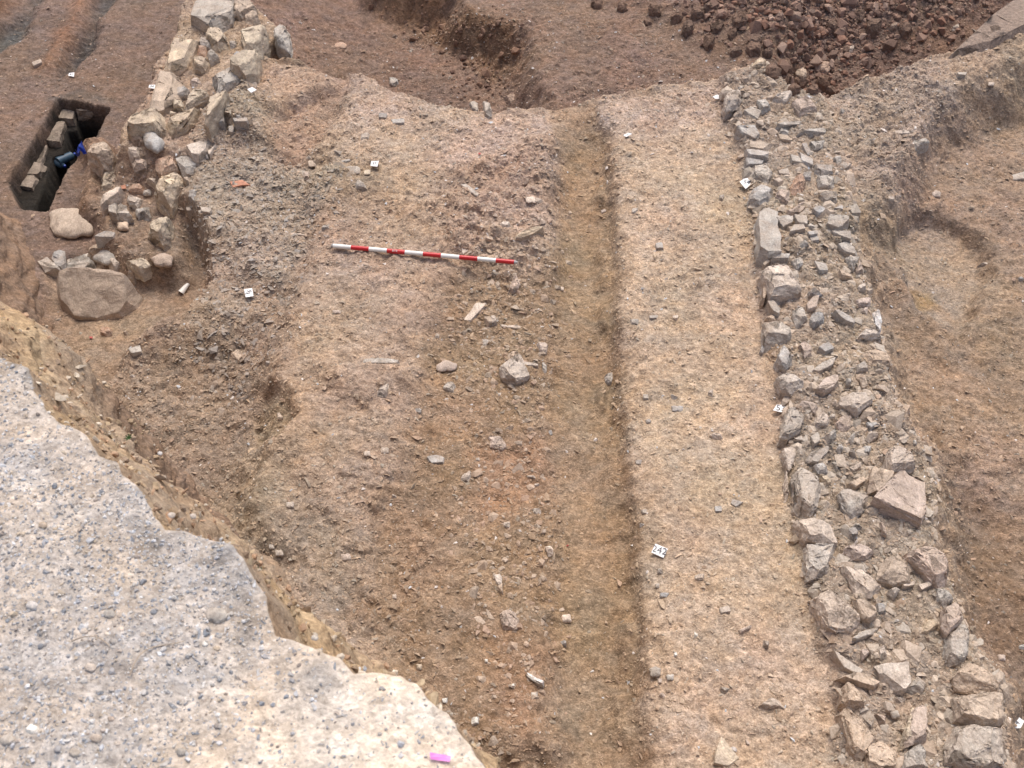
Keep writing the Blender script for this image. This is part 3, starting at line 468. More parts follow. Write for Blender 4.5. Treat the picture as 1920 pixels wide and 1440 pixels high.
T_ = r"""
A g .10 slab 1290,10 1500,30 1480,120 1380,180 1235,130 |k=the grey slab at its top end|large flat grey slab forming the top end of the left wall
A t .07 stone 1500,15 1600,-5 1650,60 1560,110 1500,110
A t .05 stone 1600,60 1680,110 1640,150 1560,130
A y .09 stone 1340,190 1400,185 1460,265 1400,330 1325,260
A b .04 stone 1275,250 1340,250 1350,300 1290,300
A o .04 stone 1255,300 1330,300 1320,350 1260,350
A y .10 block 1180,235 1270,260 1240,330 1200,420 1030,480 1060,400 1110,340 1140,280 |k=the long yellow block|long yellowish block with a sharp ridge on the outer edge of the left wall
A y .08 stone 1240,380 1290,360 1340,400 1310,460 1250,440
A g .06 stone 1330,340 1390,335 1405,375 1350,400
A y .12 block 1560,190 1640,175 1710,185 1690,270 1670,340 1580,330 1550,240 |k=the cream-topped block|squared block with a cream top near the top of the left wall
A g .09 stone 1760,220 1810,170 1860,230 1850,290 1780,280 |k=the lone grey stone|lone grey angular stone just right of the cream-topped block
A y .15 blade 1480,440 1660,340 1645,470 1580,500 1500,470 |k=the tall tan upright|tall tan upright stone with an angled top at the recess edge
A g .08 block 1370,490 1530,440 1550,540 1440,590 1350,610 1360,530 |k=the banded stone|grey and pink banded block beside the small folded card of the left wall
A t .09 block 1040,480 1110,475 1180,500 1215,570 1120,600 1060,690 970,710 990,600 1010,520 |k=the broad tan stone|broad tan stone with a sloping top beside the numbered card
A b .05 stone 1115,575 1215,565 1200,605 1140,630
A t .04 slab 1600,320 1640,310 1650,345 1560,350
A p .05 stone 1220,500 1260,490 1300,540 1240,560
A y .08 block 1240,600 1330,580 1350,630 1280,650 1190,710 1210,650 |k=the wedge-shaped stone|yellowish wedge-shaped stone in the middle of the left wall
A y .06 block 1095,660 1170,650 1185,700 1100,690
A y .03 stone 1080,720 1140,735 1090,745
A y .13 block 820,790 900,735 1060,725 1060,800 1020,850 870,860 820,840 |k=the big cream block|big cream block with a broad flat top on the left wall
A n .05 stone 830,860 910,870 930,930 860,920
A b .08 cobble 920,850 1000,845 1055,920 1000,975 930,910 |k=the smooth blue-grey cobble|smooth blue-grey cobble leaning on the big cream block
A y .08 block 1070,790 1280,710 1260,760 1150,830 1110,880 |k=the long slanting stone|long slanting yellowish stone right of the big cream block
A y .11 blade 1340,640 1470,620 1420,690 1370,740 1340,800 1315,800 |k=the hooked upright|yellowish upright stone with a pointed hooked top
A w .04 stone 820,960 890,950 890,1000 830,1000
A w .05 slab 1200,950 1330,920 1330,970 1260,1030 |k=the white triangle|pale triangular slab lying flat at the right edge of the left wall
A w .03 slate 1340,980 1390,935 1350,1000
A W .02 stone 1300,990 1340,990 1335,1015 1305,1012
A o .06 block 1005,1040 1110,1005 1140,1070 1040,1120 1010,1090 |k=the orange brick|orange brick-like block in the lower left wall
A g .06 slab 1140,1040 1200,1020 1270,1050 1250,1110 1180,1120
A p .05 stone 850,1040 940,1030 930,1080 860,1090
A t .14 block 560,1020 640,930 680,935 740,1010 700,1060 620,1060 |k=the outer buff stone|large buff stone capping the earth lump beside the dark shaft
A y .11 block 650,1160 740,1070 810,1080 800,1150 720,1210 660,1225 |k=the angular cream block|angular cream block at the lower left edge of the left wall
A y .12 block 1000,1200 1060,1150 1170,1145 1180,1200 1130,1260 1080,1320 1000,1260 |k=the large yellow boulder|large lumpy yellow boulder at the foot of the left wall
A o .04 stone 820,1190 870,1175 940,1200 930,1230 840,1230
A b .03 cobble 910,1230 970,1220 970,1250 920,1250
A w .04 stone 940,1150 1010,1150 1000,1185
A w .10 slab 655,1300 790,1220 770,1270 650,1350 |k=the thin pale slab|thin pale upright slab below the angular cream block
A w .04 stone 820,1260 910,1270 880,1320 830,1310
A t .05 stone 1170,1160 1220,1150 1215,1190
A g .05 stone 870,1340 950,1320 960,1380 890,1400
A g .09 blade 720,1310 755,1305 760,1410 710,1400
A g .08 blade 762,1310 800,1320 850,1400 768,1410
A b .03 slate 1470,820 1510,815 1500,860 1475,855
A b .03 slate 1380,750 1440,750 1440,790 1385,795
A b .03 slate 1500,770 1590,765 1590,790 1510,792
A b .03 slate 1520,340 1545,345 1530,380 1500,370
A g .03 stone 1475,265 1520,265 1515,300 1480,300
A w .03 slate 210,410 265,390 270,410 220,432 |k=none|small cream flake on the dark reddish soil at the top left
E r .07 cobble 320,265 420,240 520,260 600,330 590,400 420,420 330,380 |k=the rounded brown boulder|rounded dusty brown boulder at the mouth of the dark shaft
E y .13 block 945,400 1030,310 1100,320 1080,430 1040,450 |k=the split block|split tan block with a sheer dark face toward the hollow
E t .04 cobble 750,335 820,330 820,375 760,375
E b .03 slate 610,430 680,400 740,405 730,435
E p .05 cobble 970,560 1030,530 1105,545 1100,610 1000,605 |k=the rounded pinkish cobble|rounded pinkish cobble alone in the smooth hollow
E w .05 stone 690,590 730,560 780,610 740,640
E y .05 stone 800,580 870,560 940,565 955,610 900,640 850,620
E t .03 stone 850,610 900,620 850,680 820,670
E t .05 stone 580,480 700,460 690,500 600,530 560,540
E g .06 cobble 590,560 680,500 740,520 760,570 690,600 |k=the round grey stone|round smooth grey stone behind the big reddish boulder
E g .04 slab 430,540 560,500 600,600 500,660 420,650 |k=the flat slate|flat dark greenish-grey slab behind the big reddish boulder
E b .05 slate 350,540 420,520 420,640 370,620 330,570
E g .05 slate 240,585 310,570 390,640 290,650
E b .04 stone 340,540 380,525 400,555 350,575
E p .03 cobble 650,650 700,640 740,670 660,675
E y .03 stone 560,540 590,530 585,560 560,560
E r .15 slab 365,705 470,665 600,662 740,680 860,735 845,850 790,955 640,985 500,975 410,870 |t=0,.85|k=the big reddish boulder|big reddish-brown boulder with a broad flat face in the left hollow
E o .03 block 645,1010 715,1005 720,1060 650,1060 |k=none|small square orange brick fragment below the big reddish boulder
E t .02 stone 790,1035 815,1030 820,1050 795,1052
E t .06 stone 1490,1160 1550,1140 1580,1180 1540,1240 1490,1200
E g .03 slate 1290,240 1360,250 1350,280 1300,270
E g .03 slate 1200,245 1240,240 1240,265 1205,265
E b .03 stone 1215,115 1260,115 1260,200 1215,160
E w .03 stone 850,1310 870,1318 868,1332 825,1325
E g .03 slate 830,1155 900,1130 910,1170 850,1180
E w .02 stone 160,800 175,775 185,790 170,808 |k=none|tiny white flake on the brown face of the bank
B o .04 cobble 575,280 620,270 650,285 640,310 570,300 |k=none|small orange clod on the dark soil right of the lone grey stone
B g .04 cobble 640,1075 730,1070 740,1110 645,1115 |k=the oval grey cobble|oval grey cobble below the small white card of the upper floor
B y .03 cobble 765,1095 800,1090 800,1120 765,1120 |k=the round yellow pebble|round yellowish pebble right of the oval grey cobble
B t .03 cobble 405,1035 470,1030 470,1065 410,1070
B p .02 stone 370,1110 410,1105 405,1140 375,1140
B g .05 stone 930,500 980,500 980,545 930,545
B g .08 blade 1435,670 1490,655 1500,730 1450,700 |k=the two small uprights|left one of two grey upright stones on the top lip
B g .09 blade 1530,650 1575,680 1580,740 1545,740 |k=none|right one of two grey upright stones on the top lip
B n .06 stone 1660,600 1740,600 1750,650 1700,665 |k=the fallen brown clod|rounded brown clod lying just beyond the top lip
B w .04 stone 730,870 800,850 790,890 730,900
B g .02 slate 570,1055 740,1005 745,1018 600,1055
B w .02 stone 1400,1060 1455,1045 1420,1080
B w .03 slab 1385,1190 1420,1185 1500,1245 1490,1268
B w .03 cobble 1800,1270 1860,1265 1870,1300 1810,1300 |k=the smooth white cobble|smooth white oval cobble upper centre of the floor
B g .03 stone 700,1165 740,1160 780,1190 700,1200
B t .05 stone 310,1060 360,1060 370,1090 320,1090
B b .02 slate 860,730 910,735 905,760 860,755
B b .02 slate 940,770 1020,765 1020,790 950,795
F p .05 stone 1690,740 1740,665 1765,730 1700,780 |k=the pointed pink stone|pointed pinkish stone just below the right end of the scale rod
F w .04 stone 1640,340 1700,330 1690,360 1650,360
F w .05 slab 1410,960 1480,860 1560,850 1490,910 1430,990 |k=the streaked white slab|long streaked pale slab lying diagonally in the trench
F t .04 stone 1540,930 1610,935 1610,975 1540,985
F w .02 slate 1640,992 1770,998 1765,1018 1650,1005
F p .06 cobble 1230,1250 1290,1215 1360,1240 1350,1275 1230,1280 |k=the half-buried round stone|rounded half-buried pinkish stone in the trench centre
F w .09 block 1640,1260 1750,1160 1780,1250 1820,1310 1740,1350 1650,1310 |k=the large pale rock|large pale craggy rock jutting from the trench centre
F w .03 slate 1780,1230 1880,1245 1880,1258 1790,1250
F g .05 block 1270,1370 1330,1360 1390,1390 1340,1430 1280,1400 |k=the squared grey rock|squared grey rock on the left side of the trench
F w .06 block 840,1420 920,1370 910,1430 850,1460 |k=the pointed ridge stone|pale pointed stone jutting from the ridge edge
F w .02 slate 290,400 390,412 395,420 300,412
F p .02 cobble 560,897 615,900 615,918 565,912
F g .03 slab 740,1215 900,1205 985,1220 975,1240 760,1235
F g .03 stone 1510,1080 1570,1090 1560,1140 1520,1120
F b .02 stone 490,350 530,345 535,370 495,375
F w .03 slate 1390,500 1440,470 1430,520 1400,540
F w .02 stone 1215,1045 1250,1040 1245,1070 1220,1075
G y .05 slab 130,440 320,355 335,372 200,440 |k=the long yellow stone|long yellowish sliver right of the smooth white cobble
G w .03 block 70,330 120,330 115,362 75,355
G w .02 cobble 430,742 470,750 468,768 435,765
G p .06 stone 300,1110 350,1095 365,1120 360,1190 320,1170 |k=the upright pinkish stone|upright pinkish stone at the left edge of the smooth channel
G g .05 stone 330,1230 358,1225 355,1300 335,1295
G g .06 stone 735,1300 790,1290 775,1370 740,1350 |k=the grey stone in the channel side|grey stone sticking out of the right side of the channel
G w .03 stone 910,245 950,240 940,270 912,268
G g .03 stone 1470,160 1500,155 1490,200 1475,190
G b .03 slate 1060,470 1100,465 1110,500 1065,500
G b .03 slate 1020,935 1075,932 1070,950 1025,952
G w .02 slate 1170,935 1205,932 1200,950 1172,950
G g .03 stone 890,960 950,955 945,985 895,985
G w .02 stone 1110,690 1140,690 1135,708 1112,705
G w .04 stone 0,935 30,930 38,970 0,980
G t .04 stone 110,1180 180,1150 170,1200 110,1230
G p .02 stone 710,250 750,235 740,262 712,268
K w .04 stone 1410,395 1440,385 1500,405 1490,420 1430,412
K b .03 slab 1550,812 1620,832 1575,862 1545,840 |k=the grey flake above the lower card|grey winged flake upper right of the large numbered card
K b .03 slate 1440,860 1480,855 1485,890 1445,890
K b .02 slate 930,565 970,560 965,585 935,585
K b .03 cobble 1160,210 1240,215 1235,240 1170,240
K b .02 stone 995,290 1030,290 1028,320 1000,318
K w .02 stone 230,655 290,660 285,675 240,668
K w .03 stone 275,705 315,705 305,728 280,725
K p .05 stone 0,415 60,410 100,460 80,490 0,470 |k=none|pinkish weathered stone in the middle of the lower trench
K w .05 stone 350,1110 395,1100 400,1160 370,1170
K w .03 stone 80,960 130,955 125,985 85,985
K b .02 stone 370,370 395,365 395,395 372,392
K g .03 stone 270,870 320,865 320,900 280,905
K w .02 cobble 45,128 68,128 66,142 46,142
K g .03 slate 980,140 1010,138 1015,165 985,165
K g .03 stone 1160,135 1205,140 1200,165 1165,160
K w .03 stone 1400,110 1430,105 1425,150 1402,148
K g .03 stone 970,880 1020,865 1010,900 975,900
K b .02 stone 960,960 990,955 990,985 962,985
J b .04 slab 1170,540 1220,530 1275,545 1270,575 1200,580 |k=the flat grey flake|flat pale grey flake on the left of the lower trench
J w .05 block 1380,690 1420,610 1460,615 1440,690 |k=none|small upright two-tone block in the lower trench
J w .03 cobble 760,505 800,500 805,530 765,530
J w .03 cobble 870,480 920,478 920,510 875,510
J p .05 stone 1560,410 1640,400 1670,460 1620,490
J g .03 cobble 260,830 310,825 310,860 265,860
J p .03 cobble 610,1165 670,1160 680,1195 620,1200
J p .04 stone 0,0 0,0 0,0
J w .02 cobble 1480,545 1505,542 1505,560 1482,560
J w .02 stone 940,780 970,778 968,798 942,798
J g .03 cobble 150,1100 185,1098 185,1130 152,1128
J g .04 cobble 190,1140 245,1135 245,1170 195,1170
J w .03 stone 205,255 240,250 240,290 210,290
J w .02 cobble 1660,960 1700,955 1700,985 1662,985
J w .02 stone 1590,1300 1650,1290 1645,1360 1600,1350
J b .03 stone 1090,230 1130,225 1125,255 1095,252
N w .03 cobble 945,325 970,325 970,350 947,350
N y .03 cobble 1100,772 1135,775 1130,810 1103,806 |k=none|small bright yellow pebble beside the sandy lobe of the bank
N W .04 stone 1450,1112 1500,1110 1502,1158 1458,1162 |k=none|chalky white lump on the trench floor beside the bank
N W .03 stone 1265,992 1300,990 1298,1025 1268,1022 |k=none|small white stone right against the lower bank edge
N w .02 stone 1840,955 1880,950 1875,980 1845,980
N g .04 slab 1800,840 1920,890 1910,910 1840,880
N W .02 cobble 1538,740 1558,740 1556,760 1540,760
N p .05 stone 1640,440 1700,430 1760,490 1750,570 1670,560
O g .06 cobble 1020,800 1055,785 1095,800 1090,845 1030,850 |k=the round grey-blue cobble|round grey-blue cobble on the pale strip, below the large card
O g .03 cobble 1130,842 1178,838 1172,875 1135,872
O w .05 cobble 455,460 510,450 518,500 465,500 |k=the white knobbly stone|white knobbly stone at the left edge of the smooth channel
O p .06 block 60,450 110,420 160,440 180,540 110,555
O g .03 stone 1480,920 1540,925 1535,962 1485,955
O W .02 stone 1305,560 1335,558 1330,600 1310,600
O W .02 stone 1172,690 1205,692 1200,720 1178,722
O b .03 slate 1090,320 1145,318 1130,345 1092,340
O p .03 stone 1640,1250 1670,1248 1660,1300 1640,1295
O g .05 stone 1750,612 1790,600 1785,670 1755,665
O p .04 stone 1600,550 1680,520 1690,535 1610,570
O y .05 slab 1440,1370 1480,1250 1590,1380 1530,1430 1440,1410 |k=the flat yellow slab|flat yellowish kite-shaped slab at the bottom of the pale strip
O w .06 stone 1720,1040 1780,990 1900,1020 1890,1050 1780,1050 |k=none|long pale low stone on the lower right of the pale strip
O W .04 slab 230,830 340,885 330,900 260,865
O W .02 cobble 260,955 300,955 300,985 262,985
O b .03 stone 450,620 485,615 485,650 455,650
O p .03 slate 1075,870 1100,868 1098,895 1078,892
O g .02 cobble 1060,255 1085,255 1085,280 1062,280
O g .03 stone 1070,160 1110,155 1110,185 1075,188
O w .03 stone 1310,190 1370,185 1365,225 1315,225
O w .03 slate 1470,415 1530,400 1540,435 1480,445
O p .02 stone 1080,960 1130,955 1125,985 1085,985
O t .04 stone 30,280 75,250 78,330
D w .08 block -5,640 60,560 100,570 92,670 10,690 |k=the pale corner block|pale corner block at the top of the right wall beside the folded card
D g .05 slab 120,720 170,700 235,730 220,780 160,760
D g .05 stone 195,640 260,640 300,690 240,715
D w .06 block 290,640 400,590 440,580 400,650 330,680
D p .08 block 430,660 510,625 580,660 590,720 480,725 |k=the pink boulder|rough pinkish boulder at the top right end of the right wall
D b .04 slab 80,820 210,810 240,860 190,895 110,860 |k=the white-crusted slate|blue-white crusted slate near the top of the right wall
D t .03 slab 130,910 320,930 260,965 140,950
D b .04 slate 135,960 275,985 270,1010 150,1000 |k=the thin bluish slate|thin bluish slate edge on the inner side of the right wall
D b .03 slate 135,1020 240,1040 230,1060 145,1060
D g .05 block 150,1080 260,1060 300,1110 270,1170 170,1160
D g .03 slate 340,800 520,785 530,800 380,812
D g .04 slab 470,850 600,840 635,825 640,870 |k=the pale grey ledge|pale grey ledge stone on the outer side of the right wall
D g .04 block 540,910 640,900 640,960 560,960
D t .04 slate 340,870 400,880 420,910 350,900
D g .03 stone 360,820 410,830 400,860 350,850
D b .04 slate 490,930 520,930 545,980 530,1010
D b .04 slab 480,990 560,1030 560,1070 490,1040
D g .03 slate 420,1000 470,1010 500,1050 430,1040
D b .05 block 575,1065 680,1070 692,1110 590,1130 |k=the blue-topped block|blue-topped block third from the top on the outer edge of the right wall
D g .06 block 590,1142 690,1130 712,1210 605,1210 |k=the square grey block|square grey block with a crisp lower edge in the right wall
D g .05 block 605,1240 715,1240 715,1300 640,1290
D b .05 block 500,1095 550,1095 548,1155 505,1150
D w .05 stone 295,1160 330,1135 380,1160 345,1190
D o .08 block 430,1250 440,1160 490,1120 515,1180 510,1220 |k=the orange block|smooth orange-brown block standing out in the right wall
D p .05 block 335,1220 410,1220 410,1280 370,1305 330,1260
D b .07 block 165,1230 230,1195 310,1220 312,1280 250,1310 165,1290 |k=the big blue-grey stone|big speckled blue-grey stone below the diamond card
D g .05 stone 155,1270 190,1290 240,1320 165,1345
D g .03 slate 340,1100 400,1090 412,1125 350,1120
D g .04 stone 690,1020 740,1005 750,1045 700,1045
D b .04 slab 560,1345 610,1330 655,1360 600,1378
D w .02 slate 1065,845 1190,840 1190,858 1070,860 |k=none|long narrow pale stone on the stony ground right of the wall
D w .03 stone 1040,1260 1090,1258 1085,1290 1045,1288
D w .02 stone 780,880 800,880 795,910 782,900
D g .05 stone 1200,910 1290,890 1310,915 1220,940
D p .05 cobble 1325,1245 1350,1220 1385,1235 1380,1265 1340,1262 |k=the small cream cobble|small cream cobble above the round scooped pit
D g .04 stone 740,700 770,700 765,720 742,718
D w .05 stone 790,310 825,290 830,310 800,330
D y .07 block 175,410 235,365 260,400 230,440 180,440 |k=the pale block on the clods|pale squared stone resting at the foot of the clod heap
D n .07 stone 595,430 640,380 690,420 650,470
D t .06 stone 450,440 500,430 525,470 510,510 460,490
D g .03 slate 1490,470 1550,468 1540,485 1500,482
D g .04 slab 1840,1130 1920,1110 1950,1150 1850,1160
D n .05 stone 1040,160 1120,140 1140,165 1060,180
D w .03 stone 1460,170 1500,155 1500,180 1465,185
D w .03 cobble 1690,530 1730,530 1725,548 1692,548
H g .09 slab 212,290 250,245 330,290 352,530 222,545 |k=the tall grey slab|tall grey slab set on edge along the inner side of the right wall
H g .05 slab 330,310 430,300 430,340 370,370
H g .05 slab 440,290 520,300 525,350 465,340
H g .05 slab 415,400 440,360 500,355 512,385
H g .05 stone 520,360 560,340 580,375 540,385
H b .03 slate 530,400 590,390 590,415 540,418
H g .05 stone 470,480 520,445 545,475 480,495
H b .04 slab 540,440 590,430 600,455 550,460
H p .05 slab 385,275 480,230 510,240 470,280 400,290
H p .03 stone 470,215 510,200 520,230 475,235
H g .07 slab 620,340 650,295 780,300 790,350 720,380 |k=the layered slate|broad layered pale grey slate at the outer edge of the right wall
H b .03 slate 700,245 750,230 755,252
H g .05 slab 680,400 800,400 802,450 740,430
H g .05 slab 700,475 760,460 860,525 850,550 770,530 |k=the striped slate|striped grey slate jutting over the outer edge of the right wall
H g .04 stone 770,560 860,555 830,620 790,600
H g .04 slate 275,535 410,545 400,570 300,560
H g .05 stone 430,570 490,545 500,600 460,625
H w .11 block 240,640 290,600 440,620 480,690 470,770 300,790 270,700 |k=the two-tone block|big block pale on top and greenish grey below in the right wall
H w .03 slate 390,765 480,755 485,790 400,795
H t .04 slate 240,605 290,570 295,580 250,620
H t .07 blade 245,720 280,690 285,700 245,850 235,850
H g .05 slab 270,850 310,845 350,900 340,930 290,890
H t .04 stone 260,945 300,930 345,955 300,970
H g .07 block 255,985 410,972 425,1050 380,1090 270,1100 |k=the square dusty block|square dusty block flush in the inner face of the right wall
H k .06 block 535,780 560,765 625,790 620,805 540,805 |k=the dark blue slate|small dark blue slate standing out in the right wall
H p .06 slab 520,870 560,820 600,812 580,885 530,905
H g .07 block 440,890 480,880 525,950 470,1000 440,960
H b .07 stone 545,970 560,920 640,905 630,970 570,1000
H g .05 slab 570,590 650,610 655,650 600,650
H t .06 blade 715,650 740,645 830,690 825,705 740,680
H p .05 stone 835,600 870,560 890,650 850,670
H g .05 slate 700,905 760,925 830,970 820,990 740,950
H p .04 stone 840,835 930,820 930,870 850,860
H p .03 stone 860,890 920,880 910,925
H W .10 blade 940,930 985,905 1000,990 985,1050 945,1000 |k=the white upright stone|white crusty upright stone on the outer edge of the right wall
H w .07 stone 840,1065 880,1030 960,1030 1000,1070 900,1080
H t .04 slate 1000,1110 1025,1075 1012,1140
H b .07 block 330,1190 370,1130 430,1180 432,1230 390,1268 330,1240 |k=the bluish corner stone|bluish angular corner stone halfway down the right wall
H p .06 block 460,1140 500,1105 550,1130 550,1180 510,1215
H b .03 stone 222,1160 240,1120 262,1130 240,1170
H b .04 slab 600,1140 660,1110 700,1150 640,1170
H t .06 stone 880,1170 990,1150 1070,1210 1060,1250 940,1255
H g .05 slab 560,1290 620,1240 700,1215 680,1260 600,1300
H g .05 stone 840,1240 900,1230 920,1285 850,1290
H t .05 stone 860,1305 900,1315 912,1390 880,1385
H b .04 stone 1880,690 1915,680 1920,700 1885,705
H w .02 stone 1635,590 1700,600 1690,610
H w .03 stone 855,735 900,725 905,755 860,760
L w .08 block 335,20 400,10 500,50 500,90 440,130 370,95 |k=the white forked block|white angular forked block above the tilted card of the right wall
L p .06 slab 590,100 640,40 720,20 720,70 640,120
L g .04 stone 780,20 810,20 805,70 782,65
L w .09 block 725,180 800,130 860,120 960,180 880,225 850,250 780,220 |k=the white peaked stone|white peaked stone on the outer half of the right wall
L p .05 stone 470,170 560,190 600,220 580,258 490,210
L g .09 block 360,410 390,240 430,215 520,300 490,370 400,420 |k=the grey kite stone|large grey kite-shaped stone just below the tilted card
L w .06 stone 565,358 580,290 630,250 685,310 620,340
L p .06 stone 710,300 760,260 810,270 800,350 760,370
L w .05 stone 905,422 930,360 990,372 990,400 930,430
L b .04 stone 910,315 950,300 985,330 930,350
L w .06 block 365,480 455,470 460,530 410,620 385,580 |k=the tapering pale stone|pale downward tapering stone on the inner edge of the right wall
L w .05 blade 388,625 402,700 398,810 386,808
L g .04 slab 440,430 490,410 495,440
L g .05 slab 510,550 600,500 670,475 650,520 590,580
L g .05 slab 545,415 590,390 605,440 570,462
L g .05 stone 640,400 710,360 712,400 660,440
L b .05 stone 730,455 760,460 740,512 715,490
L g .05 stone 780,430 830,380 850,400 810,450
L b .05 block 885,460 940,455 935,520 885,510
L g .04 stone 820,480 840,530 850,540 800,500
L b .05 stone 570,590 640,580 662,630 600,642
L g .04 stone 690,560 730,570 722,610
L w .05 stone 805,600 880,570 882,600 830,625
L g .04 stone 970,545 1010,512 1012,570
L w .13 block 1035,600 1050,500 1110,460 1200,520 1215,610 1060,640 |k=the white-topped boulder|white-topped boulder on the outer edge behind the great slab
L p .09 slab 1120,620 1310,710 1300,800 1250,950 1160,880 960,810 1050,740 1110,680 |k=the great slab|great flat pinkish slab, the broadest stone of the right wall
L t .13 slab 940,620 1070,640 1060,690 960,795 915,760 |k=none|tan plate leaning on the left side of the great slab
L g .09 block 720,780 760,745 950,810 870,860 820,950 740,830 |k=the forked grey stone|grey forked stone left of the great slab
L g .09 block 445,650 490,610 570,660 620,730 590,860 540,900 470,860 |k=the oval grey slab|large oval grey slab on the inner edge of the right wall
L y .04 stone 610,670 650,660 680,700 660,720
L t .05 stone 800,700 900,660 912,680 840,730
L p .04 stone 990,950 1030,990 1042,1040 1010,1030
L b .05 stone 790,1000 830,990 850,1030 830,1062
L w .11 block 460,940 580,940 670,970 720,1075 620,1090 520,1070 |k=the wedge with a white top|wedge-shaped block with a white rippled top on the inner edge
L g .05 block 525,1100 720,1090 710,1170 650,1290 545,1300 |k=none|squared grey block directly under the wedge with the white top
L W .05 stone 530,1235 612,1222 600,1260 540,1260
L p .06 block 740,1120 860,1100 950,1150 900,1190 770,1180
L p .12 block 1170,1150 1300,1120 1400,1180 1450,1280 1440,1360 1330,1330 1280,1220 |k=the big rounded pink stone|big rounded pinkish stone on the outer edge of the lower right wall
L t .08 block 985,1320 1020,1180 1080,1180 1200,1260 1190,1340 1080,1350 |k=the squat tan block|squat tan block left of the big rounded pink stone
L w .08 block 730,1210 800,1230 950,1300 1000,1380 960,1440 850,1420 |k=the long white wedge|long white wedge-shaped stone pointing up the right wall
L W .02 stone 1210,430 1235,430 1230,455 1212,452 |k=none|small bright white stone on the low ground right of the wall
L g .04 stone 800,985 860,960 880,985
L g .05 slate 380,560 400,570 400,600
Q w .12 block 575,320 650,295 740,300 800,370 855,490 800,540 660,530 |k=the thick white block|thick white block with a dark underside in the lower right wall
Q t .08 block 820,360 950,370 972,460 910,515 860,470 |k=none|rounded tan block right of the thick white block
Q b .06 stone 975,380 1020,390 1030,440 985,440
Q g .06 stone 1040,310 1080,280 1122,290 1090,350
Q w .03 slate 1140,265 1220,240 1210,270 1150,278
Q w .04 slab 1240,270 1310,250 1322,270 1260,300
Q g .06 block 1360,280 1400,290 1460,360 1410,400 1372,360
Q y .05 stone 1260,570 1300,490 1360,480 1372,520 1300,570 |k=the yellow spur|small yellowish spur-shaped stone in the lower right wall
Q p .11 block 1400,420 1480,380 1530,470 1430,580 1405,520 |k=none|rough pink stone above the tall outer upright
Q g .10 block 1420,600 1530,500 1560,640 1540,750 1430,770 |k=the tall outer upright|tall grey-pink upright block on the outer edge of the right wall
Q p .05 stone 860,680 900,660 930,700 880,745
Q w .04 stone 970,670 1020,650 1042,720 1000,742
Q g .05 slab 820,610 900,560 980,550 940,590 840,620
Q w .08 slab 970,790 1170,770 1180,900 1150,945 1020,910 |k=the white trapezoid|white trapezoid slab near the bottom of the right wall
Q g .05 stone 1160,940 1240,845 1290,890 1260,960
Q g .05 slab 690,690 780,760 880,820 860,850 760,800
Q t .07 slab 730,850 850,830 980,900 980,935 870,905
Q t .08 block 770,880 850,930 900,1060 830,1080 760,1000 |k=none|tan leaning block left of and below the white trapezoid
Q t .09 block 750,1050 850,1110 980,1230 975,1280 880,1290 860,1400 800,1300 |k=the long tan wedge|long tan wedge at the inner bottom edge of the right wall
Q p .05 stone 940,1090 1040,1090 1030,1175 965,1130
Q g .04 cobble 1060,1080 1110,1070 1122,1110 1082,1120
Q w .03 stone 1080,990 1160,995 1125,1022
Q y .10 blade 1130,1300 1165,1180 1210,1030 1222,1060 1200,1180 1150,1300
Q p .12 block 1215,1040 1290,1030 1290,1240 1200,1280 1160,1290 |k=the dark pink upright|dark pinkish upright slab near the bottom edge of the picture
Q g .06 block 1160,1340 1280,1270 1285,1440 1150,1450
Q t .07 block 885,1290 1000,1275 1100,1340 1090,1450 880,1450 |k=none|broad dusty block between the long tan wedge and the dark pink upright
Q t .14 block 1470,860 1530,790 1600,760 1640,810 1770,950 1700,1000 1600,960 1490,930 |k=the huge tan boulder|huge tan boulder with a sloping top at the outer bottom corner
Q t .15 block 1490,980 1600,970 1775,980 1780,1150 1640,1180 1500,1120 |k=none|massive brown block directly below the huge tan boulder
Q g .13 block 1420,1200 1600,1180 1775,1190 1780,1420 1560,1450 1430,1420 |k=none|massive grey block lowest on the outer edge of the right wall
Q p .04 cobble 1750,712 1800,715 1802,752 1758,748 |k=none|small pink cobble on the dark ground right of the tall outer upright
Q W .03 stone 1890,652 1925,645 1925,678 1895,672
Q b .02 stone 1830,850 1845,850 1845,870 1832,868
Q b .02 stone 1780,835 1800,838 1795,858 1782,852
"""
CLODS = [(1230,15,14),(1270,30,12),(1310,20,16),(1290,48,14),(1345,45,13),(1375,60,11),(1330,75,15),(1390,30,16),(1415,75,13),(1440,95,12),(1380,95,12),(1475,120,14),(1450,130,16),(1475,145,13),(1500,150,15),(1525,168,14),(1545,150,15),(1560,165,11),(1490,165,14),(1330,10,12),(1120,5,12),(1170,10,13),(1215,40,10),(1415,88,15),(1590,90,9),(1640,45,16),(1700,50,13),(1610,25,12),(1560,45,11)]
lm = []; things = []
seed = 100
def area_name(px, py, c):
    if px < 560 and py < 470: return 'left wall'
    if px < 400 and py < 700: return 'hollow'
    if px > 1345 and py > 130 and px < 1440+max(0, py-200)*.42+130 and px > 1330+max(0, py-200)*.13: return 'right wall'
    if px > 1600: return 'ground right of the wall'
    if py < 205: return 'dark ground beyond the floor'
    if px > 1160: return 'pale strip'
    if py > 480 and px > 700: return 'trench floor'
    return 'upper floor'
raw = []
